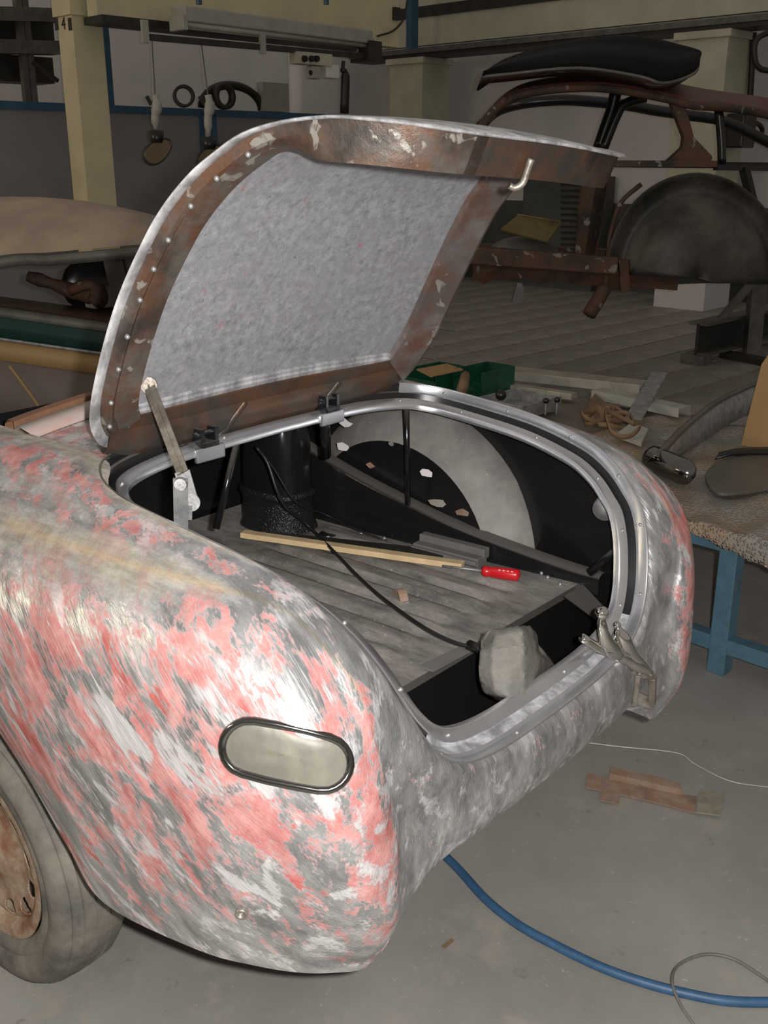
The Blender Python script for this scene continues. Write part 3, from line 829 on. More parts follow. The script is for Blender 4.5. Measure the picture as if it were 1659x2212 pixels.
mat_simple('green_plastic', (.008, .075, .036), .4, 0, .4, 10)
mat_simple('cardboard', (.36, .22, .095), .8, 0, .18, 5, .1)
mat_simple('plate_grey', (.155, .14, .12), .42, .25, .25, 5)
mat_simple('leather', (.23, .145, .08), .7, 0, .35, 10)
mat_simple('bright_trim', (.62, .58, .50), .35, .5, .35, 8)
mat_simple('red_plastic', (.55, .012, .018), .25, 0, .15, 20)
mat_simple('pine', (.66, .49, .28), .6, 0, .22, 18)
mat_simple('hose_blue', (.035, .10, .20), .5, 0, .3, 20)
mat_simple('tan_roof', (.40, .31, .215), .6, 0, .2, 4, col2=(.30, .215, .175))
mat_simple('mauve_door', (.14, .105, .095), .55, 0, .12, 3)
mat_simple('ochre_band', (.33, .215, .09), .55, 0, .12, 3)
mat_simple('dark_green', (.006, .04, .03), .25, 0, .3, 6)
mat_rust('rusty_shell', (.075, .042, .028), (.10, .042, .02), (.025, .02, .017), 6, .75, .0, (.20, .175, .15))
mat_rust('roof_primer', (.13, .05, .045), (.11, .036, .032), (.085, .065, .058), 3, .55, .0)
mat_rust('wheelhouse_black', (.022, .021, .019), (.085, .075, .062), (.012, .012, .012), 2.1, .5, .0)
mat_rust('rust_plate', (.30, .22, .165), (.27, .16, .105), (.17, .12, .09), 22, .75, .1)
mat_rust('zinc_yellow', (.34, .28, .13), (.30, .21, .08), (.15, .10, .06), 6, .45, .35)

# ---- floor: concrete slab with a tiled bay behind the benches
mfl = MB(); fl_z = 0.0
tc = [ab(at(px, py, Z=ZF)) for px, py in ((960, 900), (1659, 905), (1659, 620), (960, 620))]
mfl.grid([[rp_(a, b, ZF) for b in (-6, 30)] for a in (-12, 30)])
floor = tag(mfl.build('floor', 'concrete'), kind='structure')
a_t0, b_t0 = ab(at(1485, 905, Z=ZF))
TS = .50
tsrc = None; nt = 0
tiles = []
for i in range(-40, 60):
    for j in range(-40, 60):
        a, b = a_t0 + i * TS, b_t0 + j * TS
        p = rp_(a + TS / 2, b + TS / 2, ZF)
        dep = p.dot(V_); lat = p.dot(CR); zz = (p - CO).dot(CF)
        x = 829.5 + F_PX * lat / zz; y = 1106 - F_PX * ((p - CO).dot(CU)) / zz
        if zz > 0 and 930 < x < 1760 and 610 < y < 905 and dep > 4.6: tiles.append((zz, a, b))
tiles.sort()
mg = MB()
for zz, a, b in tiles: mg.add([rp_(a, b, ZF + .002), rp_(a + TS, b, ZF + .002), rp_(a + TS, b + TS, ZF + .002), rp_(a, b + TS, ZF + .002)], [(0, 1, 2, 3)])
mat_simple('grout', (.035, .03, .027), .9)
mg.build('tile_bed', 'grout', floor, weld=.001)
mt = MB().box((0, 0, 0), (TS - .022, TS - .022, .010), RM)
for k, (zz, a, b) in enumerate(tiles[:300]):
    if tsrc is None: o = mt.build('floor_tile', 'tile', None, bevel=0); tsrc = o
    else: o = tsrc.copy(); COL.objects.link(o)
    o.parent = floor; o.location = Vector([float(v) for v in rp_(a + TS / 2, b + TS / 2, ZF + .0055 + .0012 * random.random())])
if len(tiles) > 300:
    mm = MB()
    for zz, a, b in tiles[300:]: mm.box(rp_(a + TS / 2, b + TS / 2, ZF + .0055), (TS - .014, TS - .014, .012), RM)
    tag(mm.build('far_tiles', 'tile', floor), kind='stuff')

# ---- columns along the right-hand bay
cn = at(1524, 674, Z=ZF); ca_, cb_ = ab(cn)
sB = ab(at(1401, 654, Z=ZF))[1] - cb_; sA = .62
COLTOP = 3.25
def column(a0, a1, b0, b1, ztop, label, mat1='cream_grey', plinth=False, cap=True, z0=ZF):
    c = thing('column', label, 'column', rp_((a0 + a1) / 2, (b0 + b1) / 2, z0))
    m = MB(); rbox(m, a0, a1, b0, b1, z0, ztop); m.build('shaft', mat1, c)
    if cap:
        m = MB(); rbox(m, a0 - .05, a1 + .05, b0 - .05, b1 + .05, ztop - .09, ztop); m.build('cap_plate', mat1, c, bevel=.01)
    if plinth:
        m = MB(); rbox(m, a0 - .03, a1 + .03, b0 - .03, b1 + .03, ZF, .55); m.build('plinth', 'white_wall', c)
    return c
column(ca_, ca_ + sA, cb_ + .05, cb_ + .72, COLTOP, 'square cream column with pale plinth behind the rusty car shell', plinth=True)
a2, b2 = ab(av(867, 240, 16.8))
column(ca_, ca_ + sA, b2, b2 + .70, COLTOP, 'grey cream column standing in the corner beside the fluorescent lamp')
# right wall beyond the columns, dado below
AW = ca_ + sA + .7
m = MB(); m.grid([[rp_(AW, -2, ZF), rp_(AW, -2, 7)], [rp_(AW, 30, ZF), rp_(AW, 30, 7)]]); wr = tag(m.build('wall_right', 'white_wall', solid=.1), kind='structure')
zd = float(pa(1360, 440, AW)[2])
m = MB(); rbox(m, AW - .12, AW - .055, -2, 26, ZF, zd); tag(m.build('trim_1', 'dado_paint'), kind='structure')
# left wall
BW = ab(av(600, 200, 17.5))[1]
m = MB(); m.grid([[rp_(-16, BW, ZF), rp_(-16, BW, 7)], [rp_(AW, BW, ZF), rp_(AW, BW, 7)]]); tag(m.build('wall_left', 'white_wall', solid=.1), kind='structure')

# crane girder carried by the right-hand columns
gd = thing('crane_girder', 'long cream girder with dark stripe and bright rail on the columns', 'girder', rp_(ca_, 8, COLTOP))
m = MB(); rbox(m, ca_ + .05, ca_ + .14, -2, BW - .3, COLTOP + .16, COLTOP + 1.6); m.build('web', 'cream_grey', gd)
m = MB(); rbox(m, ca_ - .02, ca_ + .5, -2, BW - .3, COLTOP, COLTOP + .07); m.build('lower_flange', 'dark_steel', gd)
m = MB(); rbox(m, ca_ - .06, ca_ - .01, -2, BW - .3, COLTOP + .05, COLTOP + .12); m.build('rail', 'mid_steel', gd)
m = MB(); rbox(m, ca_ + .02, ca_ + .05, -2, BW - .3, COLTOP + .55, COLTOP + .70); m.build('dark_stripe', 'dark_steel', gd)
m = MB(); a_, b_ = ab(av(903, 60, 16.6)); rbox(m, a_ - .2, a_ - .05, b_ - .05, b_ + .05, COLTOP + .05, COLTOP + 1.6); m.build('stiffener', 'blue_paint', gd)
# girder on the left side above the partition
BG = ab(av(500, 60, 12.0))[1]
zb = float(pb_(300, 42, BG)[2])
g2 = thing('crane_girder', 'yellowish cream girder above the partition and the fluorescent lamp', 'girder', rp_(0, BG, zb))
m = MB(); rbox(m, ab(pb_(210, 20, BG))[0], ab(pb_(862, 40, BG))[0], BG, BG + .18, zb, zb + 1.4); m.build('web', 'cream_paint', g2)
m = MB(); rbox(m, ab(pb_(210, 20, BG))[0], ab(pb_(795, 60, BG))[0], BG - .08, BG + .26, zb - .07, zb); m.build('lower_flange', 'dark_steel', g2)
m = MB(); q = pb_(856, 30, BG - .02); m.box(q, (.10, .05, .14), RM); m.build('junction_box', 'dark_steel', g2)
m = MB(); m.tube(crom([pb_(880, 0, BG - .03), pb_(872, 40, BG - .03), pb_(850, 66, BG - .03), pb_(815, 78, BG - .03)], 5), .012, 6); m.build('cable', 'black_rubber', g2, smooth=True)
# left column: bright left face
lc = at(181, 330, n=V_, d=11.0); la, lb = ab(lc)
lcol = column(la, la + .33, lb, lb + .28, zb + .1, 'slim cream column with the number four painted near its top', 'cream_paint', cap=False)
m = MB(); rbox(m, la - .03, la + .36, lb - .03, lb + .31, zb + .02, zb + 1.5); m.build('head', 'cream_paint', lcol)
zt = float(pa(140, 50, la)[2])
for px in (122, 151):
    m = MB(); q = pa(px, 52, la - .004); m.box(q, (.006, .06, .11), RM); m.build('painted_square', 'dark_steel', lcol)
fc = bpy.data.curves.new('number_four', 'FONT'); fc.body = '4'; fc.size = .16; fc.extrude = .002; fc.align_x = 'CENTER'; fc.align_y = 'CENTER'
fo = bpy.data.objects.new('number_four', fc); COL.objects.link(fo)
fo.matrix_world = Matrix.Translation(Vector(pa(137, 52, la - .004))) @ Matrix((tuple(-RY) + (0,), (0, 0, 1, 0), tuple(-RX) + (0,), (0, 0, 0, 1))).transposed().to_4x4()
fc.materials.append(MATS['dark_steel'])
dg = bpy.context.evaluated_depsgraph_get()
fm = bpy.data.meshes.new_from_object(fo.evaluated_get(dg)); fmo = bpy.data.objects.new('number_four', fm); COL.objects.link(fmo)
fmo.matrix_world = fo.matrix_world.copy(); bpy.data.objects.remove(fo)
fmo.parent = lcol; fmo.matrix_parent_inverse = Matrix.Translation(-Vector(lcol.location))
# dark racking far left
BR = ab(av(300, 300, 12.6))[1] + .9
rk = thing('storage_rack', 'dark steel storage rack standing in the gloom left of the cream column', 'rack', rp_(ab(pb_(40, 200, BR))[0], BR + .4, ZF))
for py, h in ((34, .14), (104, .14)):
    m = MB(); m.bar(pb_(-120, py - 6, BR), pb_(122, py, BR), .2, h); m.build('shelf_beam', 'mid_steel', rk)
for px in (52, 66, -90):
    q = pb_(px, 150, BR); m = MB(); rbox(m, ab(q)[0] - .035, ab(q)[0] + .035, BR - .04, BR + .04, ZF, 4.4); m.build('upright', 'mid_steel', rk)
m = MB(); m.bar(pb_(70, 135, BR - .05), pb_(125, 175, BR - .05), .04, .04); m.build('brace', 'dark_steel', rk)
for py in (70, 150):
    m = MB(); q = pb_(20, py, BR + .4); m.box(q, (.9, .4, .28), RM); m.build('stored_box', 'dark_steel', rk)
# partition with blue rails
BP = ab(av(300, 300, 12.6))[1]
za = float(pb_(300, 236, BP)[2])
pt_ = thing('partition', 'grey partition panels framed with a blue rail below the white wall', 'partition', rp_(0, BP, 0))
ax0, ax1 = ab(pb_(-80, 300, BP))[0], ab(pb_(800, 300, BP))[0]
axm = ab(pb_(445, 300, BP))[0]
for k, (x0, x1) in enumerate(((ax0, axm - .06), (axm + .12, ax1))):
    m = MB(); rbox(m, x0, x1, BP, BP + .05, ZF, za - .03); m.build('panel', 'grey_panel', pt_)
    m = MB(); rbox(m, x0 - .03, x1 + .03, BP - .03, BP + .08, za - .05, za + .03); m.build('top_rail', 'blue_paint', pt_)
for x in (axm - .06, axm + .12):
    m = MB(); rbox(m, x - .03, x + .03, BP - .03, BP + .06, ZF, za - .02); m.build('post', 'blue_paint', pt_)
xq = ab(pb_(235, 150, BP))[0]
m = MB(); rbox(m, xq - .04, xq + .04, BP, BP + .08, za, za + 1.3); m.build('post', 'blue_paint', pt_)
# things standing on the partition
r0 = rp_(ab(pb_(500, 235, BP + .08))[0], BP + .06, za + .05); R_ = .55
m = MB(); m.tube([Vector(r0) + Vector([float(v) for v in (RX * math.cos(a) * .46 + UZ * math.sin(a) * .27)]) for a in np.linspace(0, math.pi, 20)], .05, 8); o = m.build('dark_hoop', 'black_rubber', smooth=True); tag(o, 'dark half round hoop standing on the blue partition rail', 'hoop')
m = MB(); m.lathe(rp_(ab(pb_(478, 222, BP + .03))[0], BP - .02, za + .182), -RY, [(-.03, .10), (-.03, .15), (.05, .15), (.05, .10), (-.03, .10)], 20); tag(m.build('ring_seal', 'dark_steel', smooth=True), 'small dark ring standing beside the hoop on the partition', 'ring')
m = MB(); m.lathe(rp_(ab(pb_(398, 228, BP + .03))[0], BP + .03, za + .165), (-RY - RX * .6), [(-.06, .09), (-.06, .125), (.08, .125), (.08, .09), (-.06, .09)], 20); tag(m.build('pipe_clip', 'dark_steel', smooth=True), 'short dark ring lying alone on the partition rail', 'ring')
m = MB(); q = rp_(ab(pb_(588, 214, BP + .05))[0], BP + .03, za + .205); m.box(q, (.42, .12, .34), RM); tag(m.build('paper_box', 'lamp_white'), 'pale paper box standing on the partition behind the trunk lid', 'box')
m = MB(); q = pb_(640, 180, BP + .5); m.tube([q - UZ * 2.6, q + UZ * .8], .10, 12); tag(m.build('white_pipe', 'white_wall', smooth=True), 'white vertical pipe on the wall beside the socket boxes', 'pipe')

# fluorescent lamp and cable rail in front of the left girder
BL = BG - .35
la0, la1 = pb_(385, 38, BL), pb_(790, 88, BL)
lp_ = thing('fluorescent_lamp', 'long twin tube fluorescent lamp, unlit, hung along the girder', 'lamp', (la0 + la1) / 2)
def lbar(m, p, q, dz, dy, w, h): return m.bar(p + UZ * dz + RY * dy, q + UZ * dz + RY * dy, w, h)
m = MB(); lbar(m, la0, la1, .03, 0, .24, .14); m.build('housing', 'lamp_white', lp_, bevel=.015)
for dy in (-.07, .06):
    m = MB(); m.tube([la0 - UZ * .06 + RY * dy, la1 - UZ * .06 + RY * dy], .028, 10); m.build('tube', 'lamp_white', lp_, smooth=True)
for p in (la0, la1):
    m = MB(); m.box(p - UZ * .05, (.06, .24, .14), RM); m.build('socket', 'lamp_white', lp_, bevel=.01)
for px in (430, 705):
    q = pb_(px, 10, BL); m = MB(); m.tube([q, q + UZ * .9], .03, 8); m.build('hanger', 'blue_paint', lp_)
cr0, cr1 = pb_(318, 80, BL - .05), pb_(792, 122, BL - .05)
ct = thing('cable_rail', 'dark cable rail running below the fluorescent lamp', 'rail', (cr0 + cr1) / 2)
m = MB(); m.bar(cr0, cr1, .06, .055); m.build('bar', 'dark_steel', ct)
for px, py in ((313, 68), (567, 94)):
    m = MB(); q = pb_(px, py, BL - .08); m.box(q, (.07, .03, .20), RM); m.build('clip', 'lamp_white', ct)
m = MB(); q = pb_(800, 110, BL - .05); m.box(q, (.22, .16, .20), RM); m.build('end_block', 'dark_steel', ct)
# socket boxes below the rail
sb = thing('socket_unit', 'switch and socket boxes hung under the cable rail', 'socket', pb_(680, 140, BL - .05))
m = MB(); q = pb_(672, 128, BL - .05); m.box(q, (.50, .14, .12), RM); m.build('carrier', 'cream_grey', sb)
m = MB(); q = pb_(677, 157, BL - .05); m.box(q, (.13, .10, .13), RM); m.build('socket_box', 'lamp_white', sb, bevel=.01)
m = MB(); q = pb_(671, 157, BL - .11); m.lathe(q, -RY, [(0, .028), (.004, .026), (.004, .001)], 14); m.build('socket_hole', 'black_plastic', sb)
m = MB(); q = pb_(713, 155, BL - .05); m.box(q, (.20, .10, .14), RM); m.build('cover_box', 'white_wall', sb, bevel=.01)
for px in (657, 672, 683):
    m = MB(); q = pb_(px, 127, BL - .13); m.lathe(q, -RY, [(0, .035), (.03, .03), (.03, .001)], 14); m.build('knob', 'black_plastic', sb)
m = MB(); m.tube(crom([pb_(742, 132, BL - .1), pb_(741, 150, BL - .1), pb_(746, 165, BL - .1), pb_(744, 245, BL - .1)], 4), [.02] * 4 + [.035] * 4 + [.05] * 5, 8); tag(m.build('hanging_cable', 'black_rubber', smooth=True), 'thick black cable hanging from the lamp rail beside the boxes', 'cable')

# two wing mirrors on wires
def mirror(px, dx, label, low, d=9.5, flip=1):
    t = thing('wing_mirror', label, 'mirror', av(px, 330 + low, d))
    k = d / 2235 * 1.06
    m = MB(); m.tube([pb_(px + dx, 84 + (px - 333) * .09, BL - .05), av(px + 2, 205, d)], .006, 6); m.build('wire', 'mid_steel', t)
    m = MB(); m.tube(crom([av(px + 2, 205, d), av(px + 6, 230, d), av(px + 2, 252 + low * .3, d), av(px + 4, 280 + low, d)], 4), [.03] * 3 + [.045] * 4 + [.035] * 4 + [.02] * 2, 8); m.build('wrapped_joint', 'lamp_white', t, smooth=True)
    m = MB(); m.tube([av(px - 16, 208, d), av(px - 6, 226, d)], .018, 6); m.build('hook', 'black_plastic', t)
    m = MB(); m.lathe(av(px + 4, 282 + low, d), (0, 0, -1), [(0, .001), (0, .065), (.08, .06), (.10, .05)], 14); m.build('neck', 'black_plastic', t, smooth=True)
    c = av(px + 9, 326 + low, d); ax = V_ + CR * .25
    M = Matrix((CR * math.cos(.65) + UZ * math.sin(.65), -CR * math.sin(.65) + UZ * math.cos(.65), -V_)).transposed()
    def sh(prof, name, mat, sx, sy, oy=0):
        mm = MB(); rows = []
        for off, r in prof:
            rows.append([Vector([float(v) for v in c]) + M @ Vector((math.cos(a) * r * sx, math.sin(a) * r * sy * (1 - .18 * math.cos(a)), off)) for a in np.linspace(0, 2 * math.pi, 25)])
        mm.grid(np.array([[tuple(v) for v in r] for r in rows])); mm.build(name, mat, t, smooth=True)
    sh([(-.08, .02), (-.07, .5), (-.03, .9), (.012, 1.0), (.018, .95), (.010, .82)], 'shell', 'black_plastic', .15, .09)
    sh([(.012, .84), (.012, .01)], 'glass', mirror_glass, .15, .09)
def _mg():
    t = NT('mirror_glass'); t.set(col=(.16, .12, .07), rough=.25, metal=.9); return t.m
mirror_glass = _mg()
mirror(333, -5, 'black wing mirror hanging on a wire in front of the grey partition', 0)
mirror(447, -12, 'black wing mirror on a wire half hidden behind the trunk lid', 14)
# ---- another car, tan roofed, behind the cockpit
DC = 5.5
tcar = thing('car', 'tan roofed saloon with dark green belt line parked behind the red car', 'car', [*(av(60, 700, DC))[:2], ZF])
Vn = V_; 
def cshell(rows, name, mat, parent, smooth=True, solid=0, auto=None): 
    m = MB(); m.grid(np.array(rows)); return m.build(name, mat, parent, smooth=smooth, solid=solid, auto=auto)
edge = crom([av(-300, 625, DC), av(-150, 590, DC), av(0, 552, DC), (av(110, 545, DC)), av(230, 534, DC), av(330, 528, DC), av(400, 545, DC), av(470, 590, DC)], 5)
top = crom([av(-300, 460, DC + .5), av(-150, 435, DC + .6), av(0, 425, DC + .7), av(110, 428, DC + .7), av(230, 443, DC + .7), av(330, 472, DC + .65), av(400, 505, DC + .6), av(470, 590, DC + .45)], 5)
rows = []
for e_, t_ in zip(edge, top):
    mid = e_ * .45 + t_ * .55 + UZ * .045; far = t_ + V_ * .7 - UZ * .06
    rows.append(crom([e_, mid, t_, far], 5))
cshell(rows, 'roof', 'tan_roof', tcar)
def strip_v(top_, bot_, name, mat, th=.03, d0=0.0, d1=0.0):
    n = len(top_); m = MB()
    A = np.array([[t + V_ * d0, b + V_ * d1] for t, b in zip(top_, bot_)])
    m.grid(A); return m.build(name, mat, tcar, smooth=True, solid=th)
drip = crom([av(-300, 640, DC), av(0, 558, DC), av(110, 551, DC), av(230, 540, DC), av(330, 534, DC), av(400, 550, DC)], 4)
strip_v(drip, [p - UZ * .05 for p in drip], 'drip_rail', 'mid_steel', .03, -.02, -.01)
beltT = [av(px, 664 + (px) * .145, DC) for px in np.linspace(-300, 470, 12)]
beltM = [p - UZ * .045 for p in beltT]; b2_ = [p - UZ * .15 for p in beltT]; b3_ = [p - UZ * .165 for p in beltT]; b4 = [p - UZ * .27 for p in beltT]
strip_v(beltT, beltM, 'belt_moulding', 'mid_steel', .02, -.01, -.03)
strip_v(beltM, b2_, 'green_belt', 'dark_green', .02, -.03, -.04)
strip_v(b2_, b3_, 'belt_trim', 'zinc', .02, -.05, -.05)
strip_v(b3_, b4, 'ochre_band', 'ochre_band', .02, -.04, -.06)
b5 = [p - UZ * .75 for p in beltT]
strip_v(b4, b5, 'door_panel', 'mauve_door', .02, -.055, .0)
m = MB(); m.tube(crom([av(20, 790, DC - .09), av(50, 830, DC - .09), av(85, 880, DC - .08), av(110, 930, DC - .07)], 4), .008, 6); m.build('door_edge', 'ochre_band', tcar, smooth=True)
# window opening: pillar, far side, seat shapes
m = MB(); m.bar(av(243, 548, DC + .02), av(275, 690, DC + .02), .10, .05, up=tuple(-V_)); m.build('pillar', 'dark_steel', tcar)
m = MB(); m.bar(av(270, 546, DC + .05), av(300, 690, DC + .05), .16, .05, up=tuple(-V_)); m.build('pillar', 'mid_steel', tcar)
cshell([[av(px, 660 + px * .14, DC + .05), av(px, 640 + px * .13, DC + .55), av(px, 700, DC + .9)] for px in np.linspace(-250, 440, 8)], 'parcel_shelf', 'brown_wood', tcar)
m = MB(); m.tube(crom([av(60, 597, DC + .4), av(110, 612, DC + .4), av(160, 630, DC + .4), av(210, 640, DC + .4)], 4), [.03, .035, .04, .035, .03, .035, .04, .045, .05, .045, .05, .06, .05], 8); m.build('seat_frame', 'rusty_shell', tcar, smooth=True)
m = MB(); m.tube(crom([av(150, 628, DC + .3), av(195, 615, DC + .3), av(215, 640, DC + .3), av(205, 655, DC + .3)], 4), [.03] * 6 + [.05] * 7, 8); m.build('seat_frame', 'rusty_shell', tcar, smooth=True)
m = MB(); q = av(225, 610, DC + .8); m.ball(q, .30, 16, (1, .3, .62)); m.build('wheel_hump', 'black_plastic', tcar, smooth=True)
m = MB(); q = av(225, 640, DC + .45); m.box(q, (.2, .1, .12), RM); m.build('white_block', 'lamp_white', tcar, bevel=.01)
for px in (-150, 340):
    q = av(px, 900, DC + .35); m = MB(); m.lathe((q[0], q[1], ZF + .33), V_, [(-.10, .2), (-.10, .33), (.10, .33), (.10, .2)], 32); m.build('tyre', 'rubber', tcar, smooth=True)
    m = MB(); m.lathe((q[0], q[1], ZF + .33), V_, [(-.06, .001), (-.07, .2)], 24); m.build('rim', 'rim', tcar, smooth=True)
    m = MB(); m.box((q[0], q[1], .55), (.12, .12, .45)); m.build('suspension', 'dark_steel', tcar)

# ---- rusty shell on a stand
DR = 8.2
rs = thing('car_shell', 'rusty stripped coupe shell with primer red roof raised on a steel stand', 'car', [*(av(1400, 600, DR + .5))[:2], 0])
def R(px, py, dd=0.0): return av(px, py, DR + dd)
rf = crom([R(1040, 262), R(1090, 215), R(1150, 193), R(1260, 183), R(1350, 190), R(1440, 207), R(1500, 222), R(1580, 228, .3), R(1680, 250, .5), R(1800, 310, .6)], 4)
rr_ = crom([R(1050, 255, 1.2), R(1105, 200, 1.0), R(1170, 176, .8), R(1270, 166, .75), R(1350, 170, .75), R(1440, 180, .8), R(1500, 192, .9), R(1580, 205, 1.0), R(1680, 222, 1.0), R(1800, 280, 1.0)], 4)
rows = [crom([a_, a_ * .5 + b_ * .5 + UZ * .025, b_, b_ + V_ * .55 - UZ * .05], 4) for a_, b_ in zip(rf, rr_)]
cshell(rows, 'roof', 'roof_primer', rs, solid=.02)
m = MB(); m.tube(rf + UZ * -.02, [.03] * len(rf), 8); m.build('roof_rail', 'rusty_shell', rs, smooth=True)
far = [p + V_ * 1.35 - UZ * .10 for p in rr_]
m = MB(); m.tube(far, .05, 8); m.build('far_roof_rail', 'black_plastic', rs, smooth=True)
def post(pts, r, name, mat='rusty_shell'):
    m = MB(); m.tube(crom(pts, 4), r, 8); return m.build(name, mat, rs, smooth=True)
post([R(1095, 213), R(1068, 238), R(1030, 290), R(985, 365), R(965, 460), R(990, 552)], .035, 'front_pillar')
m = MB(); m.bar(R(960, 352, .95), R(1720, 358, .95), .08, .05); m.build('far_waist', 'black_plastic', rs)
m = MB(); m.bar(R(960, 535, 1.2), R(1400, 555, 1.2), .12, .10); m.build('far_sill', 'rusty_shell', rs)
m = MB(); m.bar(R(975, 356, .95), R(985, 540, 1.15), .08, .08); m.build('far_post', 'rusty_shell', rs)
post([R(1330, 200, .9), R(1322, 235, .9), R(1308, 275, .9), R(1293, 320, .9)], .05, 'far_pillar', 'black_plastic')
post([R(1395, 210, .8), R(1350, 225, .8), R(1332, 250, .8), R(1300, 330, .8)], .04, 'far_pillar', 'black_plastic')
# near rear pillar widening to a rusty foot
m = MB(); m.prism([R(1450, 222), R(1480, 222), R(1500, 296), R(1540, 338), R(1536, 356), R(1440, 350), R(1475, 318), R(1478, 296)], V_ * .10); m.build('rear_pillar', 'rusty_shell', rs, bevel=.01)
post([R(1552, 235, .4), R(1558, 300, .4), R(1560, 355, .4)], .035, 'rear_post', 'black_plastic')
m = MB(); m.bar(R(1305, 353), R(1545, 354), .10, .045); m.build('waist_rail', 'rusty_shell', rs)
m = MB(); m.bar(R(1545, 362, .3), R(1800, 366, .4), .08, .04); m.build('rear_waist', 'black_plastic', rs)
m = MB(); m.bar(R(1608, 365, .3), R(1628, 450, .2), .06, .06); m.build('rear_brace', 'black_plastic', rs)
# door post
m = MB(); m.grid(np.array([[R(1262 + k * .0, 372), R(1252, 430), R(1248, 500), R(1243, 560)], [R(1290, 372, .02), R(1278, 430, .02), R(1268, 500, .02), R(1258, 560, .02)], [R(1312, 372, .3), R(1303, 430, .3), R(1292, 500, .3), R(1280, 555, .3)], [R(1320, 372, .3), R(1310, 430, .3), R(1298, 500, .3), R(1286, 555, .3)]])); m.build('door_post', 'rusty_shell', rs, solid=.03)
# sill beam, ragged lower skin
m = MB(); m.bar(R(985, 548), R(1330, 573), .16, .13); m.build('sill_beam', 'rusty_shell', rs, bevel=.01)
hz = [(1020, 602), (1045, 612), (1075, 600), (1100, 603), (1140, 598), (1160, 611), (1210, 606), (1250, 614), (1300, 618), (1335, 622), (1460, 622)]
m = MB(); m.grid(np.array([[R(px, 553 + (px - 1000) * .06, .06), R(px + 3, (py + 565) / 2, .02), R(px, py, .06)] for px, py in hz])); m.build('sill_skin', 'rusty_shell', rs, solid=.015)
m = MB(); m.bar(R(1330, 606, .1), R(1460, 616, .1), .12, .07); m.build('sill_end', 'rusty_shell', rs)
m = MB(); m.bar(R(1345, 560), R(1350, 628), .06, .07); m.build('jack_point', 'rusty_shell', rs)
post([R(1306, 622, .0), R(1292, 648, -.05), R(1272, 680, -.1)], .055, 'exhaust_stub')
m = MB(); m.prism([R(1118, 610), R(1128, 612), R(1137, 655), R(1106, 652)], V_ * .05); m.build('hanging_tab', 'mid_steel', rs)
m = MB(); m.tube(crom([R(1308, 622), R(1314, 560), R(1318, 510), R(1340, 440), R(1385, 398)], 4), .02, 6); m.build('arch_flange', 'rusty_shell', rs, smooth=True)
# wheel housing: half round shell seen from outside, open below
wcx, wcy = 1505, 600
rows = []
for a in np.linspace(178, -20, 32):
    r = []
    for rx_, ry_, dd in ((196, 226, -.05), (188, 216, .02), (172, 198, .05), (160, 180, .06), (128, 142, -.12), (80, 90, -.2), (30, 34, -.22), (1, 1, -.22)):
        r.append(R(wcx + rx_ * math.cos(math.radians(a)), min(wcy - ry_ * math.sin(math.radians(a)), 612), dd))
    rows.append(r)
cshell(rows, 'wheel_housing', 'wheelhouse_black', rs, solid=.01)
m = MB(); m.bar(R(1330, 585, .2), R(1700, 590, .2), .3, .06); m.build('floor_edge', 'wheelhouse_black', rs)
m = MB(); m.bar(R(1400, 612, .25), R(1560, 575, .25), .12, .08); m.build('chassis_leg', 'dark_steel', rs)
# inside the shell: seat-like grey bulge, yellow zinc sheet, louvred panel
m = MB(); q = R(1130, 548, .6); m.ball(q, .34, 18, (1.0, .8, .42)); m.build('tunnel_bulge', 'mid_steel', rs, smooth=True)
# floor pan joining both sides
m = MB(); m.grid(np.array([[R(990, 560, .05), R(990, 545, 1.4)], [R(1330, 575, .05), R(1330, 560, 1.4)]])); m.build('floor_pan', 'rusty_shell', rs, solid=.02)
m = MB(); z1 = [R(1082, 493, .35), R(1118, 464, .6), R(1212, 480, .6), R(1185, 520, .35)]; m.prism(z1, V_ * .02 - UZ * .02); m.prism([z1[1], z1[2], z1[2] + UZ * -.03 + V_ * .05, z1[1] - UZ * .03 + V_ * .05], (0, 0, .01))
tag(m.build('zinc_sheet', 'zinc_yellow', bevel=.005), 'yellowed bent metal sheet lying inside the rusty shell', 'sheet')
lp0, lp1 = pa(1132, 380, AW - .6), pa(1292, 380, AW - .6); (l0a, l0b), (l1a, l1b) = ab(lp0), ab(lp1)
lc_ = thing('louvre_cabinet', 'grey cabinet with louvred front standing at the wall behind the rusty shell', 'cabinet', rp_(l0a + .25, (l0b + l1b) / 2, ZF))
m = MB(); rbox(m, AW - .6, AW - .14, l1b, l0b, ZF, float(lp0[2])); m.build('carcass', 'dado_paint', lc_)
for k in range(12):
    y = 398 + k * 13
    m = MB(); m.bar(pa(1212, y, AW - .61), pa(1280, y + 1, AW - .61), .03, .03); m.build('louvre', 'dark_steel', lc_)
# stand: posts, brace, beam
st = thing('body_stand', 'welded steel stand with I beam foot carrying the rusty shell', 'stand', at(1560, 780, Z=ZF))
pf = at(1500, 788, Z=ZF); L = 2.6
hI = float(np.linalg.norm(at(1500, 788, Z=ZF) - at(1500, 700, n=V_, d=float(pf.dot(V_)))))
for z0, w_, h_, nm in ((hI, .20, .03, 'top_flange'), (.10, .20, .03, 'bottom_flange')):
    m = MB(); q = pf + UZ * z0; m.bar(q, q + RX * L, w_, h_); m.build(nm, 'mid_steel', st)
m = MB(); m.bar(pf + UZ * (hI + .1) / 2, pf + UZ * (hI + .1) / 2 + RX * L, .03, hI - .1); m.build('web', 'dark_steel', st)
m = MB(); m.box(pf + UZ * .05 + RX * .03, (.18, .24, .10), RM); m.build('foot_block', 'mid_steel', st)
pq = at(1622, 772, Z=ZF); dq = float(pq.dot(V_))
m = MB(); m.bar(pq, av(1642, 560, dq), .14, .14); m.build('post', 'mid_steel', st)
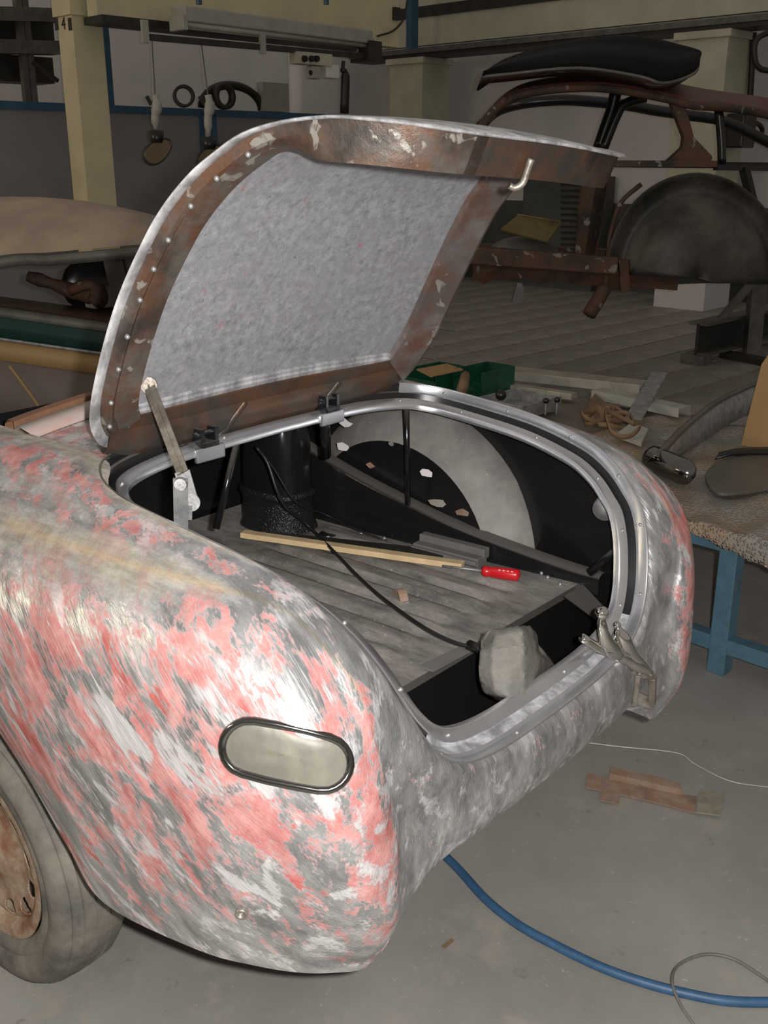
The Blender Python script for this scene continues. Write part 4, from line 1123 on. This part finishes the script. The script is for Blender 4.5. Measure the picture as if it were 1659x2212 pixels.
m = MB(); m.bar(av(1556, 690, dq - .1), av(1650, 580, dq - .1), .07, .06); m.build('brace', 'mid_steel', st)
m = MB(); m.bar(at(1565, 765, Z=ZF + .04), at(1700, 790, Z=ZF + .04), .16, .06); m.build('base_plate', 'dark_steel', st)
m = MB(); m.bar(av(1400, 606, dq - .2), av(1760, 592, dq - .2), .10, .08); m.build('cross_member', 'dark_steel', st)
m = MB(); q = at(1065, 640, Z=ZF); d_ = DR + .4; q0 = av(1065, 600, d_); m.bar((q0[0], q0[1], ZF), q0, .12, .12)
# black lid lying on the roof
hp = thing('hood_panel', 'black bonnet panel lying upside on the primer red roof', 'panel', R(1280, 170, .5))
e0 = crom([R(1042, 166, -.1), R(1100, 160, -.15), R(1250, 147, -.2), R(1380, 165, -.2), R(1435, 180, -.2), R(1500, 158, .0), R(1510, 125, .3)], 4)
e1 = crom([R(1044, 160, .0), R(1110, 122, .3), R(1240, 88, .5), R(1350, 78, .5), R(1420, 86, .5), R(1480, 102, .5), R(1508, 114, .4)], 4)
rows = [crom([a_, a_ * .62 + b_ * .38 - V_ * .06 + UZ * .02, a_ * .3 + b_ * .7 - V_ * .02 + UZ * .01, b_, b_ + V_ * .5 - UZ * .08], 3) for a_, b_ in zip(e0, e1)]
m = MB(); m.grid(np.array(rows)); m.build('skin', 'black_gloss', hp, smooth=True, solid=.015)
m = MB(); m.tube(e0, .012, 6); m.build('rim', 'mid_steel', hp, smooth=True)
m = MB(); m.grid(np.array([[a_, a_ + V_ * .25 - UZ * .01 + UZ * -.02] for a_ in e0])); m.build('inner_flange', 'rusty_shell', hp, smooth=True, solid=.01)
# control box and cable on the right column
bf = cb_ + .05
cb = thing('control_box', 'black control box with looped cable fixed to the cream column', 'control box', pb_(1600, 283, bf - .1))
m = MB(); m.box(pb_(1600, 283, bf - .13), (.34, .24, .40), RM); m.build('case', 'black_plastic', cb, bevel=.02)
m = MB(); m.tube(crom([pb_(1612, 268, bf - .2), pb_(1635, 266, bf - .2), pb_(1647, 282, bf - .2), pb_(1635, 300, bf - .2), pb_(1612, 302, bf - .2)], 4), .03, 8); m.build('cable_loop', 'black_rubber', cb, smooth=True)
m = MB(); m.tube(crom([pb_(1628, 70, bf - .04), pb_(1624, 150, bf - .05), pb_(1617, 265, bf - .08)], 4), .04, 8); m.build('riser_cable', 'black_rubber', cb, smooth=True)
m = MB(); m.tube(crom([av(1700, 60, 11.8), av(1640, 80, 11.8), av(1630, 120, 11.8), av(1645, 150, 11.8), av(1700, 150, 11.8)], 4), .03, 8); tag(m.build('hanging_hose', 'black_rubber', smooth=True), 'black hose looping down beside the cream column', 'hose')
# ---- low bench right of the car: blue steel frame, bubble wrap top
ZT = .46
fr0 = at(1560, 1388, Z=ZF + .12); AT, bq = ab(fr0)
BN0 = ab(pa(1800, 1450, AT))[1]; BN1 = bq + 3.1
bn = thing('workbench', 'low workbench with pale blue steel frame covered in bubble wrap', 'workbench', rp_(AT + .6, bq + 1.4, ZF))
WB = 1.45
mat_simple('bench_board', (.17, .14, .11), .8, 0, .3, 4)
def bb(name, a0, a1, b0, b1, z0, z1, mat='bench_blue'):
    m = MB(); rbox(m, a0, a1, b0, b1, z0, z1); return m.build(name, mat, bn, bevel=.003)
bb('lower_rail', AT - .03, AT + .03, BN0, BN1, ZF + .09, ZF + .15)
bb('lower_rail', AT + WB - .03, AT + WB + .03, BN0, BN1, ZF + .09, ZF + .15)
bb('upper_rail', AT - .03, AT + .03, BN0, BN1, ZT - .09, ZT - .03)
bb('upper_rail', AT + WB - .03, AT + WB + .03, BN0, BN1, ZT - .09, ZT - .03)
for b in (BN0 + .03, bq, bq + 1.2, bq + 2.4, BN1 - .03):
    for a in (AT, AT + WB): bb('leg', a - .035, a + .035, b - .035, b + .035, ZF, ZT - .04)
    bb('cross_rail', AT, AT + WB, b - .025, b + .025, ZT - .09, ZT - .04)
bb('board', AT - .02, AT + WB, BN0, BN1, ZT - .03, ZT - .004, 'bench_board')
def mat_bubble():
    t = NT('bubble_wrap')
    vo = t.n('ShaderNodeTexVoronoi', Scale=95.0); t.t.links.new(t.tc, vo.inputs['Vector'])
    h = t.ramp(vo.outputs['Distance'], .0, .55, (1, 1, 1, 1), (0, 0, 0, 1))
    c = t.mix(t.ramp(t.noise(2.2, 4, .6), .4, .62), (.27, .255, .235), (.36, .255, .165))
    t.set(col=c, rough=.22, nrm=t.bump(h, .8, .012), coat=.3); MATS['bubble'] = t.m
mat_bubble()
rows = []
na, nb = 50, 60
for i in range(na):
    a = AT - .06 + (WB + .06) * i / (na - 1)
    r = []
    for j in range(nb):
        b = BN0 - .1 + (bq + 1.25 - BN0) * j / (nb - 1)
        z = ZT + .006 + .006 * math.sin(a * 17 + b * 5) * math.sin(b * 13 - a * 4) + .004 * math.sin(b * 31)
        r.append(rp_(a, b, z))
    rows.append(r)
# front apron hanging over the edge, ragged
ap = []
for k, dz in enumerate((0, .012, .05, .11, .17)):
    r = []
    for j in range(nb):
        b = BN0 - .1 + (bq + 1.25 - BN0) * j / (nb - 1)
        f_ = np.interp(b - bq, [-1.2, -.35, -.12, .05, .18, .30], [.75, .7, .5, .32, .12, .03]) + .03 * math.sin(b * 60)
        r.append(rp_(AT - .06 - .004 * k + .003 * math.sin(b * 22 + k), b, ZT + .006 - dz * max(f_, .03)))
    ap.append(r)
m = MB(); m.grid(np.array(ap[::-1] + rows)); tag(m.build('bubble_wrap', 'bubble', smooth=True, solid=.004), 'bubble wrap sheet draped over the end of the blue bench', 'wrap')
def T(px, py, dz=0.0): return at(px, py, Z=ZT + .019 + dz)
# chrome bumper blade lying on the wrap
bu = thing('bumper', 'curved chrome bumper blade with rounded end lying on bubble wrap', 'bumper', T(1450, 1030))
tip = crom([T(1505, 1030, .05), T(1470, 1015, .06), T(1425, 990, .06)], 5)
rows = []
pathb = crom([T(1503, 1028, .045), T(1480, 1020, .055), T(1440, 1003, .06), T(1412, 990, .06)], 6)
rad = np.interp(np.linspace(0, 1, len(pathb)), [0, .06, .16, .35, 1], [.004, .028, .045, .055, .056])
m = MB(); m.tube(list(pathb), list(rad), 18); m.build('end_cap', 'dark_chrome', bu, smooth=True)
edge1 = crom([T(1412, 985, .11), T(1435, 960, .125), T(1480, 915, .14), T(1540, 868, .15), T(1600, 838, .15), T(1680, 805, .15)], 5)
edge2 = crom([T(1398, 1003, .01), T(1432, 992, .02), T(1484, 950, .03), T(1544, 906, .03), T(1604, 876, .03), T(1684, 846, .03)], 5)
m = MB(); m.grid(np.array([[a_, a_ * .5 + b_ * .5 - RX * .035, b_] for a_, b_ in zip(edge1, edge2)])); m.build('blade', 'dark_chrome', bu, smooth=True, solid=.004)
edge4 = crom([T(1445, 1003, .0), T(1465, 990, .0), T(1505, 962, .0), T(1560, 925, .0), T(1615, 897, .0), T(1690, 868, .0)], 5)
edge3 = [p + RX * .06 + UZ * -.02 for p in edge1]
m = MB(); m.grid(np.array([[a_, b_] for a_, b_ in zip(edge1, edge3)])); m.build('inner_flange', 'plate_grey', bu, smooth=True, solid=.004)
m = MB(); m.grid(np.array([[a_ + RX * .03 - UZ * .02, a_ * .4 + b_ * .6 + RX * .02, b_] for a_, b_ in zip(edge1, edge4)])); m.build('inner_face', 'zinc', bu, smooth=True, solid=.003)
for px, py in ((1500, 925), (1448, 972)):
    q = T(px, py, .06); m = MB(); m.lathe(q, RX + RY * -.3, [(0, .001), (0, .012), (.03, .012), (.035, .007), (.06, .007), (.06, .001)], 10); m.build('bolt', 'zinc', bu, smooth=True)
# flat rounded plates on the wrap
pl = [T(1524, 1040), T(1530, 1018), T(1560, 998), T(1620, 985), T(1700, 980), T(1760, 1000), T(1740, 1045), T(1650, 1062), T(1570, 1072), T(1540, 1064)]
m = MB(); m.prism(crom(pl, 4, closed=True), (0, 0, .012)); tag(m.build('oval_plate', 'plate_grey', bevel=.002), 'flat grey brown metal plate with rounded corners on bubble wrap', 'plate')
m = MB(); m.grid(np.array([[T(px, 993 - k, .015), T(px + 5, 985 - k, .03), T(px + 8, 978 - k, .02)] for px, k in ((1545, 0), (1580, 8), (1620, 11), (1680, 12), (1740, 12))])); tag(m.build('gasket_strip', 'black_rubber', smooth=True, solid=.006), 'dark rubber strip lying behind the oval plate', 'strip')
# cardboard sheet standing on the bench
m = MB(); c4 = [T(1598, 962), T(1720, 978), av(1740, 700, 4.0), av(1652, 705, 4.0)]
p0, p1 = T(1600, 962), T(1760, 985); up = UZ * .52 + RX * .10
m.prism([p0, p1, p1 + up + (p0 - p1) * .0, p0 + up + (p1 - p0) * .27, p0 + up * .72 + (p1 - p0) * .06], RX * .012); tag(m.build('cardboard_sheet', 'cardboard', bevel=.002), 'brown cardboard sheet standing upright on the bench', 'cardboard')

# ---- trims, bins and straps further along the bench
def trim(p, q, w, h, label, mat, name='metal_trim', grp=None):
    m = MB(); d = (q - p) / np.linalg.norm(q - p); s = np.cross(d, UZ)
    for k in ((-1, 0), (1, 0)):
        m.bar(p + s * k[0] * w / 2 + UZ * h / 2, q + s * k[0] * w / 2 + UZ * h / 2, .006, h)
    m.bar(p + UZ * h, q + UZ * h, w, .006)
    return tag(m.build(name, mat), label, 'trim', grp)
trim(T(1078, 812), T(1390, 846), .16, .05, 'long dull aluminium channel lying across the bench beside green bins', 'bright_trim')
trim(T(1290, 858), T(1478, 899), .10, .045, 'cream painted channel with notches under the grey flat bar', 'lamp_white')
trim(T(1080, 838), T(1240, 862), .06, .03, 'thin bright strip lying in front of the aluminium channel', 'bright_trim')
m = MB(); fA, fB = at(1368, 905, Z=ZT + .05), at(1425, 805, Z=ZT + .14); m.bar(fA, fB, .085, .008, up=(0, 0, 1)); tag(m.build('flat_bar', 'zinc'), 'flat grey metal bar leaning across the trims', 'bar')
def bin_(px, py, w, l, h, label, yaw=0):
    c = T(px, py); t = thing('storage_bin', label, 'bin', c, 'green storage bins on the bench')
    Mz = Matrix.Rotation(RA + yaw, 3, 'Z'); th = .006
    def q(x, y, z): return Vector([float(v) for v in c]) + Mz @ Vector((x, y, z))
    for nm, (x, y, z), s in (('base', (0, 0, th / 2), (w, l, th)), ('back', (w / 2, 0, h / 2), (th, l, h)), ('front', (-w / 2, 0, h * .3), (th, l, h * .6)), ('side', (0, l / 2, h / 2), (w, th, h)), ('side', (0, -l / 2, h / 2), (w, th, h))):
        m = MB(); m.box(q(x, y, z), s, Mz); m.build(nm, 'green_plastic', t)
    return t
bin_(1045, 845, .30, .20, .14, 'green plastic storage bin with its end towards the aluminium channel')
bin_(945, 838, .30, .24, .12, 'green plastic storage bin half covered by a sheet behind the trunk lid')
m = MB(); m.prism([T(900, 800, .13), T(965, 788, .13), T(1000, 800, .13), T(930, 815, .13)], (0, 0, .008)); tag(m.build('plywood_scrap', 'cardboard'), 'scrap of brown board lying on a green bin', 'board')
m = MB(); m.tube(crom([T(1005, 812, .10), T(1000, 835, .09), T(995, 850, .02)], 4), [.03] * 9, 8); tag(m.build('rag', 'leather', smooth=True), 'brown rag hanging over the green bin', 'rag')
# shift knobs
for px, py, r_, lab in ((1081, 855, .030, 'large black ball knob lying in the parts tray'), (1178, 868, .016, 'small black knob on a thin stem, nearest the large knob'), (1202, 866, .016, 'small black knob on a thin stem, nearest the leather straps')):
    t = thing('ball_knob', lab, 'knob', T(px, py + 30))
    p = T(px, py + 28, 0); k = T(px, py + 28, 0) + UZ * .075
    m = MB(); m.ball(k, r_, 14); m.build('ball', 'black_plastic', t, smooth=True)
    m = MB(); m.tube([p, k], .006, 8); m.build('stem', 'zinc', t)
m = MB(); c_ = T(1120, 885); m.box(c_ + UZ * .004, (.34, .30, .008), RM)
for dx, dy, sx, sy in ((.17, 0, .008, .30), (-.17, 0, .008, .30), (0, .15, .34, .008), (0, -.15, .34, .008)): m.box(c_ + RX * dx + RY * dy + UZ * .035, (sx, sy, .07), RM)
tag(m.build('parts_tray', 'zinc', bevel=.002), 'shallow metal parts tray on the bench behind the right fender', 'tray')
# leather straps: loops
for k, (px, py, r1, r2) in enumerate(((1310, 905, .16, .07), (1330, 915, .13, .06), (1290, 898, .12, .05), (1345, 925, .10, .075))):
    c = T(px, py, .02 + .014 * k); m = MB(); pts = [c + RX * (math.cos(a) * r1) + RY * (math.sin(a) * r2) + UZ * (.02 * math.sin(2 * a + k) + (.07 if k == 3 else .03) * max(0, math.sin(a))) for a in np.linspace(0, 2 * math.pi, 25)[:-1]]
    rows = [[p - UZ * .012 for p in pts + pts[:1]], [p + UZ * .012 for p in pts + pts[:1]]]
    m.grid(np.array(rows)); tag(m.build('leather_strap', 'leather', smooth=True, solid=.004), ('widest loop of tan leather strap at the bottom of the heap', 'tan leather strap coiled in the middle of the heap', 'tan leather strap coiled in the middle of the heap', 'raised loop of tan leather strap beside the white wrapping')[k], 'strap', 'tan straps heaped on the bench')
m = MB(); m.add([T(1255, 900), T(1285, 850, .03), T(1320, 880, .06), T(1345, 905, .01), T(1300, 915, .0), T(1290, 875, .09)], [(0, 1, 5), (1, 2, 5), (2, 3, 5), (3, 4, 5), (4, 0, 5)]); tag(m.build('leather_scrap', 'leather', solid=.004), 'folded piece of tan leather on top of the straps', 'leather')
m = MB(); pp = [T(1330, 945), T(1365, 920, .02), T(1400, 935, .03), T(1385, 965, .01)]; m.prism(pp, (0, 0, .02)); tag(m.build('foil_scrap', 'lamp_white'), 'crumpled white wrapping next to the straps', 'paper')

# ---- loose things inside the trunk
def K(px, py, dz=.006): return at(px, py, Z=zf + dz)
m = MB(); m.bar(K(524, 1153, .026), K(1000, 1221, .022), .030, .016); tag(m.build('wood_batten', 'pine', bevel=.001), 'long pale pine batten lying on the trunk floor', 'batten')
m = MB(); m.bar(K(575, 1158, .017), K(960, 1200, .017), .055, .012); tag(m.build('dark_strip', 'dark_steel'), 'dark metal strip lying against the pine batten', 'strip')
m = MB(); p, q = K(902, 1176, .02), K(1042, 1212, .02); m.bar(p, q, .05, .024); m.bar(p + np.array([.02, 0, .016]), q + np.array([.02, 0, .016]), .03, .03); m.bar(p + np.array([-.02, 0, .0]), q + np.array([-.02, 0, .0]), .03, .012)
mat_simple('grey_rubber', (.15, .145, .135), .6, 0, .3, 12)
tag(m.build('rubber_profile', 'grey_rubber', bevel=.003), 'short grey stepped rubber profile beside the batten end', 'profile')
sd = thing('screwdriver', 'red handled screwdriver on the trunk floor by the batten', 'screwdriver', K(1080, 1238))
ha, hb = K(1042, 1233, .025), K(1123, 1243, .025); ax = (hb - ha); LH = float(np.linalg.norm(ax)); ax /= LH
m = MB(); m.lathe(ha, ax, [(0, .001), (0, .012), (.006, .0155), (.014, .0155), (.020, .0125), (.028, .0155), (LH * .9, .0165), (LH * .97, .0145), (LH, .008), (LH, .0005)], 12); m.build('handle', 'red_plastic', sd, smooth=True)
m = MB(); m.tube([ha + ax * .002, ha - ax * .11], .0035, 8); m.build('shaft', 'zinc', sd, smooth=True)
side = np.cross(ax, UZ); 
for k in range(4):
    m = MB(); q = ha + ax * (.045 + .011 * k) - V_ * .0115 + UZ * .0115; m.box(q, (.006, .0015, .005), Matrix.Rotation(math.atan2(ax[1], ax[0]), 3, 'Z') @ Matrix.Rotation(.8, 3, 'X')); m.build('print_mark', 'white_wall', sd)
m = MB(); c_ = K(866, 1296, .0); 
m.lathe(c_, (.5, -.3, 0), [(-.012, .001), (-.012, .030), (.010, .030), (.010, .001)], 20); tag(m.build('rusty_disc', 'rust_plate'), 'small rusty half round cap on the trunk floor', 'cap')
m = MB(); m.prism([K(905, 1440, .004), K(1000, 1395, .004), K(1035, 1400, .004), K(1010, 1412, .004), K(935, 1452, .004)], (0, 0, .003)); tag(m.build('tin_strip', 'grey_rubber'), 'flat grey offcut on the edge of the trunk floor', 'offcut')
# floor fittings: drain hole and studs
m = MB(); m.lathe(K(708, 1153, .003), UZ, [(0, .001), (.001, .026), (.002, .026), (-.002, .028)], 20); m.build('drain_hole', 'black_plastic', car)
rivets([K(px, py, .004) for px, py in ((735, 1143), (780, 1152), (830, 1163), (1085, 1215), (1108, 1222), (1142, 1228), (1170, 1238), (1183, 1247), (1210, 1262), (900, 1176))], floorp, 'zinc', 1.3, 'stud')
# wiring
cab = [at(553, 965, Y=2.02), at(578, 1000, Y=1.98), at(610, 1085, Y=1.95), K(665, 1135, .04), K(720, 1190, .03), K(800, 1270, .03), K(900, 1345, .05), K(975, 1385, .05), K(1035, 1400, .05)]
m = MB(); m.tube(crom(cab, 5), .0045, 6); tag(m.build('wiring_cable', 'black_rubber', smooth=True), 'long black wiring cable running across the trunk to the wrapped connector', 'cable')
m = MB(); m.tube(crom([at(555, 968, Y=2.01), at(590, 1010, Y=2.0), at(640, 1085, Y=1.97), K(700, 1110, .05), K(760, 1140, .03), K(835, 1168, .01)], 5), .0028, 6); tag(m.build('thin_wire', 'black_rubber', smooth=True), 'thin black wire running from the spring tower to the rail', 'wire')
m = MB(); a_, b_ = K(1012, 1392, .05), at(1052, 1408, Z=zf + .045); m.tube([a_, b_], .011, 12); tag(m.build('connector', 'black_plastic', smooth=True), 'black plastic connector joined to the cable end', 'connector')
# wrapped plastic bag hanging from the connector over the well
def mat_bag():
    t = NT('plastic_bag')
    c = t.mix(t.ramp(t.noise(9, 5, .6), .35, .65), (.13, .128, .12), (.21, .195, .17))
    c = t.mix(t.ramp(t.noise(5, 4, .6, seed=2), .55, .7), c, (.19, .145, .105))
    t.set(col=c, rough=.42, nrm=t.bump(t.noise(18, 5, .6), .4, .012)); MATS['bag'] = t.m
mat_bag()
bagp = [[(1046, 1380), (1070, 1372), (1100, 1366), (1128, 1362), (1150, 1362), (1162, 1372)],
        [(1037, 1408), (1066, 1402), (1100, 1398), (1130, 1394), (1156, 1398), (1164, 1410)],
        [(1034, 1440), (1064, 1438), (1100, 1436), (1132, 1432), (1168, 1428), (1197, 1436)],
        [(1036, 1470), (1066, 1474), (1100, 1474), (1133, 1470), (1166, 1460), (1192, 1456)],
        [(1043, 1494), (1070, 1502), (1100, 1506), (1132, 1502), (1158, 1488), (1190, 1464)],
        [(1072, 1512), (1084, 1516), (1102, 1519), (1128, 1512), (1146, 1500), (1164, 1486)]]
dYr = [1.10, 1.06, 1.035, 1.02, 1.055, 1.10]
A = np.array([[at(x, y, Y=yy - .02 * (k in (1, 2, 3, 4))) for (x, y), yy in zip(r, dYr)] for k, r in enumerate(bagp)])
S1 = np.zeros((26, 26, 3))
for i in range(26):
    for j in range(26):
        u, v = i / 5, j / 5; a, b = min(int(u), 4), min(int(v), 4); u -= a; v -= b
        S1[i, j] = (A[a, b] * (1 - u) + A[a + 1, b] * u) * (1 - v) + (A[a, b + 1] * (1 - u) + A[a + 1, b + 1] * u) * v
e = np.minimum(np.minimum(np.linspace(0, 1, S1.shape[0])[:, None], 1 - np.linspace(0, 1, S1.shape[0])[:, None]), np.minimum(np.linspace(0, 1, S1.shape[1])[None], 1 - np.linspace(0, 1, S1.shape[1])[None]))
S1 = S1 + RNG.randn(*S1.shape) * .0010 * (e[..., None] > 0)
S2 = S1 + (V_ * .09)[None, None] * (np.minimum(e * 4, 1) ** .5)[..., None]
m = MB(); m.grid(S1); m.grid(S2, flip=True); tag(m.build('plastic_bag', 'bag', smooth=True, weld=.001, auto=50), 'crumpled grey plastic bag taped round a part above the trunk well', 'bag')
# paint scraps in the right wheel housing
for k, (px, py, r_) in enumerate(((925, 1022, .028), (945, 1085, .03), (1000, 1108, .026), (745, 912, .03), (845, 958, .014), (800, 1005, .02), (740, 965, .03))):
    q = at(px, py, X=2.178); pts = [q + np.array([0, math.cos(a) * r_ * (.5 + .6 * random.random()), math.sin(a) * r_ * .45 * (.5 + .7 * random.random())]) for a in np.linspace(0, 2 * math.pi, 9)[:-1]]
    m = MB(); m.prism(pts, (-.002, 0, 0)); m.build('paint_flake', ('white_wall', 'bright_trim', 'rust_flake' if 'rust_flake' in MATS else 'rust_plate')[k % 3], car)

# ---- things on the concrete
def Fp(px, py, z=0.0): return at(px, py, Z=ZF + z)
m = MB(); m.tube(crom([Fp(900, 1790, .012), Fp(985, 1872, .012), Fp(1050, 1943, .012), Fp(1120, 1998, .012), Fp(1200, 2042, .012), Fp(1300, 2090, .012), Fp(1400, 2125, .012), Fp(1500, 2150, .012), Fp(1580, 2163, .012), Fp(1680, 2165, .012), Fp(1800, 2160, .012)], 6), .012, 12); tag(m.build('air_hose', 'hose_blue', smooth=True), 'thick blue air hose curving across the concrete floor', 'hose')
mat_simple('end_tin', (.34, .31, .24), .45, .2, .4, 25)
br = thing('rusty_bracket', 'long rusty cut out steel bracket with pale end plate on the floor', 'bracket', Fp(1410, 1715))
pl = [(1270, 1672), (1265, 1703), (1297, 1709), (1296, 1730), (1336, 1738), (1340, 1718), (1420, 1736), (1500, 1757), (1506, 1722), (1470, 1718), (1420, 1705), (1360, 1690), (1318, 1684)]
m = MB(); m.prism([Fp(x, y, .004) for x, y in pl], (0, 0, .004)); m.build('plate', 'rust_plate', br)
m = MB(); m.prism([Fp(1316, 1684, .006), Fp(1318, 1668, .006), Fp(1400, 1686, .006), Fp(1468, 1704, .006), Fp(1472, 1719, .006)], (0, 0, .022)); m.build('folded_edge', 'rust_plate', br)
m = MB(); m.prism([Fp(1503, 1757, .008), Fp(1512, 1711, .008), Fp(1565, 1716, .008), Fp(1556, 1764, .008)], (0, 0, .006)); m.build('end_plate', 'end_tin', br)
m = MB(); m.prism([Fp(954, 2046, .002), Fp(975, 2029, .002), Fp(981, 2033, .002), Fp(962, 2049, .002)], (0, 0, .004)); tag(m.build('wood_chip', 'leather'), 'small orange brown chip lying on the concrete by the hose', 'chip')
mat_simple('clear_line', (.50, .48, .45), .3)
m = MB(); m.tube(crom([Fp(1240, 1600, .003), Fp(1330, 1612, .003), Fp(1460, 1626, .003), Fp(1500, 1650, .003), Fp(1570, 1685, .003), Fp(1640, 1698, .003), Fp(1720, 1705, .003)], 6), .0022, 6); tag(m.build('thin_line', 'clear_line', smooth=True), 'thin pale plastic line lying on the concrete floor', 'line')
m = MB(); m.tube(crom([Fp(1500, 2215, .004), Fp(1470, 2170, .016), Fp(1452, 2120, .029), Fp(1465, 2085, .010), Fp(1520, 2062, .004), Fp(1580, 2070, .004), Fp(1640, 2105, .004), Fp(1700, 2150, .004)], 6), .004, 6); tag(m.build('thin_cable', 'grey_rubber', smooth=True), 'thin grey cable lying in a loose loop over the blue hose', 'cable')
